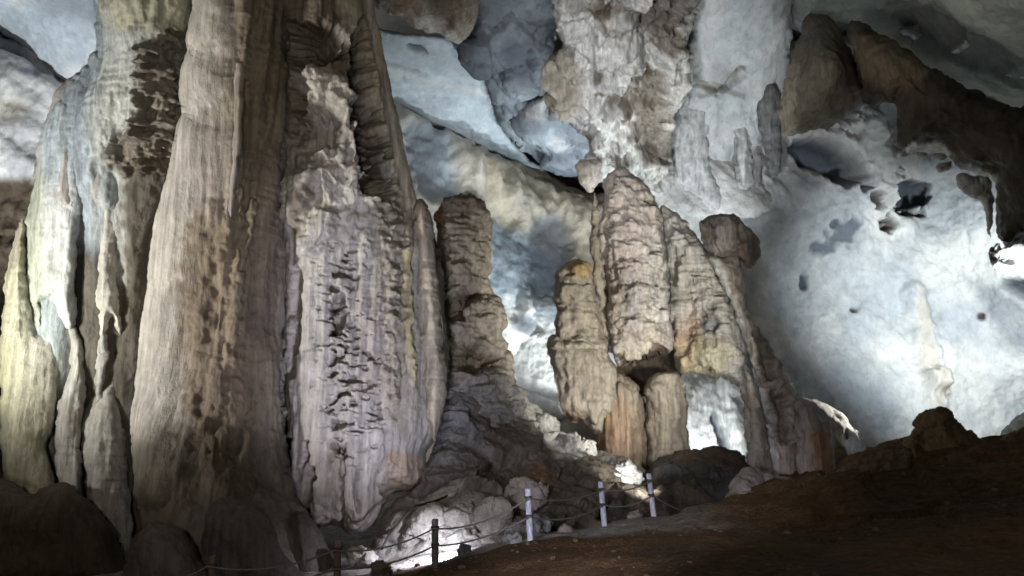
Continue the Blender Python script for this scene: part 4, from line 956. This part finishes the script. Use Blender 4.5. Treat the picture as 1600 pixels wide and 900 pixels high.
# ---- slope of broken rock between the columns
tag(body('rock_slope', [(585, 960), (598, 810), (640, 770), (672, 715), (692, 650), (704, 600), (730, 588), (780, 592), (815, 612), (845, 645), (870, 668), (905, 690), (950, 712), (1000, 726), (1030, 760), (1060, 800), (1060, 900), (900, 960)],
         [(600, 900, 18.6), (700, 700, 21.4), (730, 600, 24.0), (850, 660, 24.5), (1000, 740, 25.0), (1000, 840, 20.8), (830, 860, 18.6), (700, 880, 18.6), (640, 800, 19.4)], 0.8, 50,
         lambda c: 0.42 * c.shelves(1.0, 411, 0.5, 1.0, 1.5) + 0.3 * c.facets(0.9, 412, 1.6) + 0.2 * c.lumps(1.6, 413) + 0.08 * c.lumps(4, 414)
         + 0.25 * c.pop(1.3, 415) * c.area([(680, 800), (860, 790), (860, 870), (690, 880)], 20)
         - 0.25 * c.groove([(600, 768), (650, 775), (700, 755), (735, 752)], 5),
         lambda c: [(BROWN * 0.9, 0.75 * c.area([(700, 600), (800, 600), (860, 690), (850, 760), (790, 740), (740, 640)], 16, 12)), (BROWN * 0.7, 0.85 * c.area([(740, 740), (830, 735), (880, 715), (940, 715), (1060, 760), (1060, 860), (850, 850)], 14, 10)),
                    (CALC, 0.8 * c.area([(800, 590), (830, 620), (862, 668), (850, 700), (825, 680)], 10, 8)), (CALC, 0.85 * c.area([(840, 650), (900, 680), (912, 715), (880, 720), (850, 700)], 8, 8)),
                    (CALC * 1.05, c.area([(615, 870), (640, 790), (700, 770), (740, 800), (740, 880)], 22, 10)), (RUST * 0.8, 0.5 * c.area([(800, 740), (845, 735), (860, 760), (810, 770)], 8))],
         GREY * 0.95, PINK * 0.62, M_RUB, 1.8, warp=4, back=False, streak=False, seed=19), kind='structure')

bld = [
    ([(1370, 730), (1398, 704), (1424, 676), (1434, 650), (1452, 640), (1480, 641), (1494, 658), (1522, 680), (1560, 704), (1575, 735)], 20.7, 0.5, np.array([0.19, 0.14, 0.09]), 'big brown rock crowning the dark mound before the bright wall'),
    ([(1290, 765), (1310, 735), (1345, 712), (1395, 702), (1420, 712), (1400, 745), (1360, 770), (1310, 780)], 19.2, 0.5, np.array([0.21, 0.155, 0.125]), 'low slabby brownish-mauve rock on the left flank of the mound'),
    ([(1540, 720), (1560, 690), (1600, 672), (1650, 668), (1690, 690), (1690, 730), (1600, 740)], 20.6, 0.6, np.array([0.17, 0.115, 0.07]), 'brown rock at the right-hand end of the mound crest'),
    ([(1465, 735), (1480, 712), (1520, 704), (1555, 715), (1560, 738), (1510, 750)], 18.6, 0.4, np.array([0.12, 0.08, 0.05]), 'half-buried dark brown rock just below the crest of the mound'),
    ([(936, 760), (942, 735), (958, 722), (980, 718), (1004, 736), (998, 760), (985, 775), (965, 772)], 23.6, 0.5, WHITE * 0.9, 'brightly lit pale angular boulder behind the two right-hand posts'),
    ([(905, 690), (925, 686), (934, 700), (924, 714), (908, 710)], 24.0, 0.25, CALC, 'small lit stone on the rubble crest, above the brown gap'),
    ([(880, 690), (898, 676), (910, 690), (908, 712), (890, 716), (878, 708)], 23.7, 0.3, CALC, 'rough lit stone capping the rubble crest'),
    ([(838, 655), (858, 645), (872, 662), (866, 690), (846, 692)], 24.1, 0.3, CALC, 'pale knobbly rock high on the rubble crest'),
    ([(979, 808), (984, 798), (996, 796), (1004, 804), (1002, 816), (986, 818)], 18.9, 0.2, PINK, 'round pinkish stone between the two farthest posts'),
    ([(830, 812), (842, 806), (858, 812), (860, 828), (840, 832)], 17.0, 0.22, GREY, 'grey stone beside the brightest post'),
    ([(782, 838), (796, 826), (812, 834), (812, 848), (790, 850)], 16.2, 0.22, GREY, 'grey stone left of the brightest post, on the lit sand'),
    ([(870, 828), (884, 820), (896, 828), (892, 838), (874, 838)], 17.6, 0.2, PINK * 0.8, 'small dull stone midway between the first two right posts'),
    ([(575, 912), (580, 885), (592, 878), (606, 882), (610, 898), (606, 915)], 15.4, 0.25, PINK * 0.5, 'dark round rock in front of the brightest patch of sand'),
    ([(715, 860), (724, 850), (738, 858), (738, 872), (720, 874)], 16.1, 0.2, GREY * 0.6, 'dark stone on the lit sand right of the dark grey post'),
    ([(545, 880), (548, 862), (562, 855), (582, 862), (590, 882), (575, 892), (555, 892)], 17.2, 0.3, CALC, 'pale stone by the foot of the wide flowstone column'),
    ([(626, 858), (634, 828), (650, 802), (676, 786), (700, 790), (722, 782), (744, 800), (748, 838), (730, 864), (690, 858), (655, 870)], 18.3, 0.4, CALC, 'large pale lit boulder behind the dark grey post'),
    ([(745, 800), (770, 782), (795, 790), (798, 820), (765, 835), (748, 822)], 18.2, 0.4, CALC * 0.85, 'pale boulder left of the brightest post'),
    ([(786, 776), (798, 752), (822, 744), (836, 752), (856, 758), (852, 784), (832, 800), (806, 796), (796, 800)], 19.6, 0.22, PINK * 0.9, 'pinkish rock behind the brightest post'),
]
for i, (pl, dp, th, bs, lab) in enumerate(bld):
    xs = [p[0] for p in pl]
    wr = (max(xs) - min(xs)) * 0.42
    tag(body('boulder', pl, [(0, 0, dp)], th, wr, lambda c, i=i, th=th: th * (0.55 * c.facets(0.42 / th, 430 + i) + 0.2 * c.facets(1.1 / th, 440 + i) + 0.5 * c.lumps(0.7 / th, 450 + i)), None, bs, bs * 0.75, M_RUB, 1.3, warp=3.0, warpf=10, seed=430 + i, streak=False, n=2, expo=2.6), lab, 'boulder')

# dark ledge and purple rocks at the foot of the middle columns
tag(body('rock_ledge', [(1010, 790), (1020, 730), (1050, 712), (1090, 700), (1130, 698), (1165, 712), (1180, 760), (1175, 830), (1020, 830)], [(1020, 740, 24.5), (1170, 740, 24.5), (1100, 820, 21)], 0.7, 40,
         lambda c: 0.4 * c.lumps(0.8, 471) + 0.2 * c.shelves(1.2, 472) + 0.3 * c.facets(0.8, 473, 1.5) + 0.12 * c.lumps(2.5, 474), None, SLATE * 0.4, DARK * 1.0, M_RUB, 2, streak=False, seed=20), 'dark rock ledge between the fence end and the crooked column', 'rock ledge')
tag(body('boulder', [(1135, 800), (1140, 760), (1152, 738), (1175, 728), (1210, 740), (1240, 752), (1244, 775), (1225, 795), (1180, 805)], [(1140, 760, 22.5), (1240, 760, 22.8), (1190, 800, 21.4)], 0.7, 34,
         lambda c: 0.25 * c.pop(1.6, 475) + 0.2 * c.lumps(1.5, 476), lambda c: [(BROWN * 0.8, 0.7 * c.area([(1190, 780), (1250, 770), (1250, 810), (1170, 810)], 8))], PINK * 0.95, GREY * 0.8, M_RUB, 1.6, streak=False, seed=21), 'knobbly mauve boulder at the foot of the crooked column', 'boulder')
tag(body('boulder', [(1565, 690), (1575, 665), (1592, 648), (1620, 636), (1680, 630), (1700, 700), (1620, 700)], [(1570, 670, 29), (1680, 670, 29), (1620, 700, 28.6)], 0.6, 24,
         lambda c: 0.2 * c.pop(2.0, 478) + 0.15 * c.lumps(1.5, 479), None, WHITE, WHITE * 0.9, M_RUB, 1.8, streak=False, seed=22), 'dazzling white boulder at the foot of the bright wall, behind the brown mound', 'boulder')


# ================================================================== the rope fence
def lathe(cx, cy, prof, lean=(0, 0), seg=20, seed=0):
    V, F = [], []
    for z, r in prof:
        for k in range(seg):
            a = 2 * math.pi * k / seg
            V.append((cx + r * math.cos(a) + lean[0] * z, cy + r * math.sin(a) + lean[1] * z, z))
    n = len(prof)
    for i in range(n - 1):
        for k in range(seg):
            F.append((i * seg + k, i * seg + (k + 1) % seg, (i + 1) * seg + (k + 1) % seg, (i + 1) * seg + k))
    return np.array(V), np.array(F)


def simple_mat(name, c1, c2, rough=0.7, sc=8.0, sz=0.3):
    m = bpy.data.materials.new(name)
    m.use_nodes = True
    nt = m.node_tree
    b = nt.nodes['Principled BSDF']
    tc = nt.nodes.new('ShaderNodeTexCoord')
    mp = nt.nodes.new('ShaderNodeMapping')
    mp.inputs['Scale'].default_value = (1, 1, sz)
    ns = nt.nodes.new('ShaderNodeTexNoise')
    ns.inputs['Scale'].default_value = sc
    ns.inputs['Detail'].default_value = 6
    cr = nt.nodes.new('ShaderNodeValToRGB')
    cr.color_ramp.elements[0].position = 0.38
    cr.color_ramp.elements[1].position = 0.62
    cr.color_ramp.elements[0].color = (*c1, 1)
    cr.color_ramp.elements[1].color = (*c2, 1)
    bp = nt.nodes.new('ShaderNodeBump')
    bp.inputs['Strength'].default_value = 0.4
    bp.inputs['Distance'].default_value = 0.01
    L = nt.links
    L.new(tc.outputs['Object'], mp.inputs[0])
    L.new(mp.outputs[0], ns.inputs['Vector'])
    L.new(ns.outputs[0], cr.inputs[0])
    L.new(cr.outputs[0], b.inputs['Base Color'])
    L.new(ns.outputs[0], bp.inputs['Height'])
    L.new(bp.outputs[0], b.inputs['Normal'])
    b.inputs['Roughness'].default_value = rough
    return m


M_POST = simple_mat('painted_post', (0.30, 0.31, 0.40), (0.56, 0.58, 0.70), 0.55, 22)
M_POST_SHADE = simple_mat('shaded_post', (0.10, 0.10, 0.11), (0.17, 0.17, 0.17), 0.7, 14)  # dark grey puts this post's shade into its colour
M_POSTB = simple_mat('dark_brown_post', (0.09, 0.065, 0.045), (0.14, 0.10, 0.07), 0.8, 14)  # darker brown for the two leftmost posts
M_BAND = simple_mat('dark_cord', (0.03, 0.028, 0.03), (0.06, 0.055, 0.055), 0.8, 60, 1)
M_ROPE = simple_mat('fence_rope', (0.10, 0.095, 0.085), (0.17, 0.16, 0.14), 0.8, 40, 1)

#        top px, top py, base px, base py, depth, material, radius, label
POSTS = [(326, 870, 328, 958, 13.6, M_POSTB, 0.062, 'dark brown fence post with only its top in view, first along the rope'),
         (523, 845, 527, 935, 14.0, M_POSTB, 0.066, 'dark brown fence post in front of the wide flowstone column'),
         (678, 812, 680, 896, 15.0, M_POST_SHADE, 0.068, 'fence post coloured dark grey for its shade, standing before the brightly lit sand'),
         (825, 764, 829, 853, 14.9, M_POST, 0.060, 'tallest-looking pale lavender fence post, on the crest of the path'),
         (940, 753, 945, 827, 17.6, M_POST, 0.064, 'pale lavender fence post in front of the bright boulder'),
         (1016, 740, 1022, 810, 18.4, M_POST, 0.064, 'last pale lavender fence post, by the dark rock ledge')]
tops = []
for (tx, ty, bx, by, d, m, r, lab) in POSTS:
    A, B = W(bx, by, d), W(tx, ty, d)
    # stand it on the floor
    zf = float(floor_height(np.array([A[0]]), np.array([A[1]]))[0])
    h = B[2] - A[2]
    lean = ((B[0] - A[0]) / h, 0.0)
    root = thing('fence_post', lab, 'fence post', bx, by, d, 'posts of the rope fence')
    low = min(0.0, zf - A[2]) - 0.12
    prof = [(low, r), (0.2 * h, r * 1.0), (0.6 * h, r * 0.97), (h - 0.03, r * 0.96), (h - 0.008, r * 0.88), (h, r * 0.6), (h, 0.001)]
    V, F = lathe(0, 0, prof, lean)
    make_mesh('pole', V + A, F, m, None, root)
    for fz in (0.84, 0.52):
        z = fz * h
        V, F = lathe(0, 0, [(z - .028, r * .97), (z - .022, r * 1.2), (z - 0.004, r * 1.22), (z, r * 1.14), (z + 0.004, r * 1.22), (z + .022, r * 1.2), (z + .028, r * .97)], lean)
        make_mesh('band', V + A, F, M_BAND, None, root)
    tops.append((A, B, h, r))


def tube(pts, r, seg=8):
    pts = np.asarray(pts, float)
    t = np.gradient(pts, axis=0)
    t /= np.linalg.norm(t, axis=1, keepdims=True)
    u = np.cross(t, np.array([0, 0, 1.0]))
    u /= np.linalg.norm(u, axis=1, keepdims=True) + 1e-9
    v = np.cross(u, t)
    V, n = [], len(pts)
    rr = r * (1 + 0.12 * np.sin(np.arange(n) * 2.1))
    for k in range(seg):
        a = 2 * math.pi * k / seg
        V.append(pts + (u * math.cos(a) + v * math.sin(a)) * rr[:, None])
    V = np.stack(V, 1).reshape(-1, 3)
    F = [(i * seg + k, i * seg + (k + 1) % seg, (i + 1) * seg + (k + 1) % seg, (i + 1) * seg + k) for i in range(n - 1) for k in range(seg)]
    return V, np.array(F)


def sag_line(A, B, s, n=40):
    u = np.linspace(0, 1, n)[:, None]
    p = A * (1 - u) + B * u
    p[:, 2] -= s * 4 * (u * (1 - u))[:, 0]
    return p


for fz, sags, lab in ((0.84, [0.22, 0.16, 0.14, 0.16, 0.12, 0.1], 'upper sagging rope of the fence, tied near the tops of the posts'),
                      (0.52, [0.2, 0.14, 0.12, 0.12, 0.16, 0.12], 'lower sagging rope of the fence, tied at the middle of the posts')):
    knots = [W(150, 905 + (0 if fz > .6 else 40), 13.4)]
    for (A, B, h, r) in tops:
        q = A + (B - A) * fz
        knots.append(q - np.array([0, r * 1.15, 0]))
    knots.append(W(1135, 795 - (40 if fz > .6 else 0), 20.6) + 0)
    if fz > .6:
        knots = knots[:-1]
    seq = []
    for a, b, s in zip(knots[:-1], knots[1:], sags + [0.25]):
        seq.append(sag_line(a, b, s)[:-1])
    seq.append(knots[-1][None])
    V, F = tube(np.concatenate(seq), 0.016)
    tag(make_mesh('rope', V, F, M_ROPE), lab, 'rope', 'ropes of the fence')
p = np.concatenate([sag_line(W(596, 858, 17.0), W(650, 790, 18.3), -0.1)[:-1], sag_line(W(650, 790, 18.3), W(735, 752, 19.5), 0.1)])
V, F = tube(p, 0.03)
tag(make_mesh('rope', V, F, M_BAND), 'dark thick rope lying up over the pale boulder towards the rubble slope', 'rope')


# ---- grit lying on the mound and the path
rng = np.random.default_rng(5)
t_ = (1 + 5 ** 0.5) / 2
ICO = np.array([(-1, t_, 0), (1, t_, 0), (-1, -t_, 0), (1, -t_, 0), (0, -1, t_), (0, 1, t_), (0, -1, -t_), (0, 1, -t_), (t_, 0, -1), (t_, 0, 1), (-t_, 0, -1), (-t_, 0, 1)]) / 1.9
ICF = np.array([(0, 11, 5), (0, 5, 1), (0, 1, 7), (0, 7, 10), (0, 10, 11), (1, 5, 9), (5, 11, 4), (11, 10, 2), (10, 7, 6), (7, 1, 8),
                (3, 9, 4), (3, 4, 2), (3, 2, 6), (3, 6, 8), (3, 8, 9), (4, 9, 5), (2, 4, 11), (6, 2, 10), (8, 6, 7), (9, 8, 1)])
n = 2600
sx, sy = rng.uniform(-3, 15, n), rng.uniform(8.0, 21.5, n)
dens = noise(sx * 0.5, sy * 0.5, 0 * sx, 500) + 0.5 * noise(sx * 1.7, sy * 1.7, 0 * sx, 501) + rng.uniform(-0.4, 0.4, n)
sel = dens > 0.05
sx, sy = sx[sel], sy[sel]
sz = floor_height(sx, sy)
n = len(sx)
r = 0.012 + 0.055 * rng.uniform(0, 1, n) ** 4 + 0.012 * rng.uniform(0, 1, n)
V = ICO[None] * rng.uniform(0.65, 1.25, (n, 12, 1)) * (r[:, None] * np.array([1.0, 1.0, 1.0])[None])[:, None] * rng.uniform(0.7, 1.3, (n, 1, 3)) * np.array([1, 1, 0.7])
V = V + np.stack([sx, sy, sz + 0.15 * r], 1)[:, None]
F = ICF[None] + (np.arange(n) * 12)[:, None, None]
tone = rng.uniform(0.7, 1.5, (n, 1))
C = np.repeat((np.array([[0.14, 0.095, 0.06]]) * tone)[:, None], 12, 1)
tag(make_mesh('gravel', V.reshape(-1, 3), F.reshape(-1, 3), M_CLAY, C.reshape(-1, 3), smooth=False), kind='stuff')
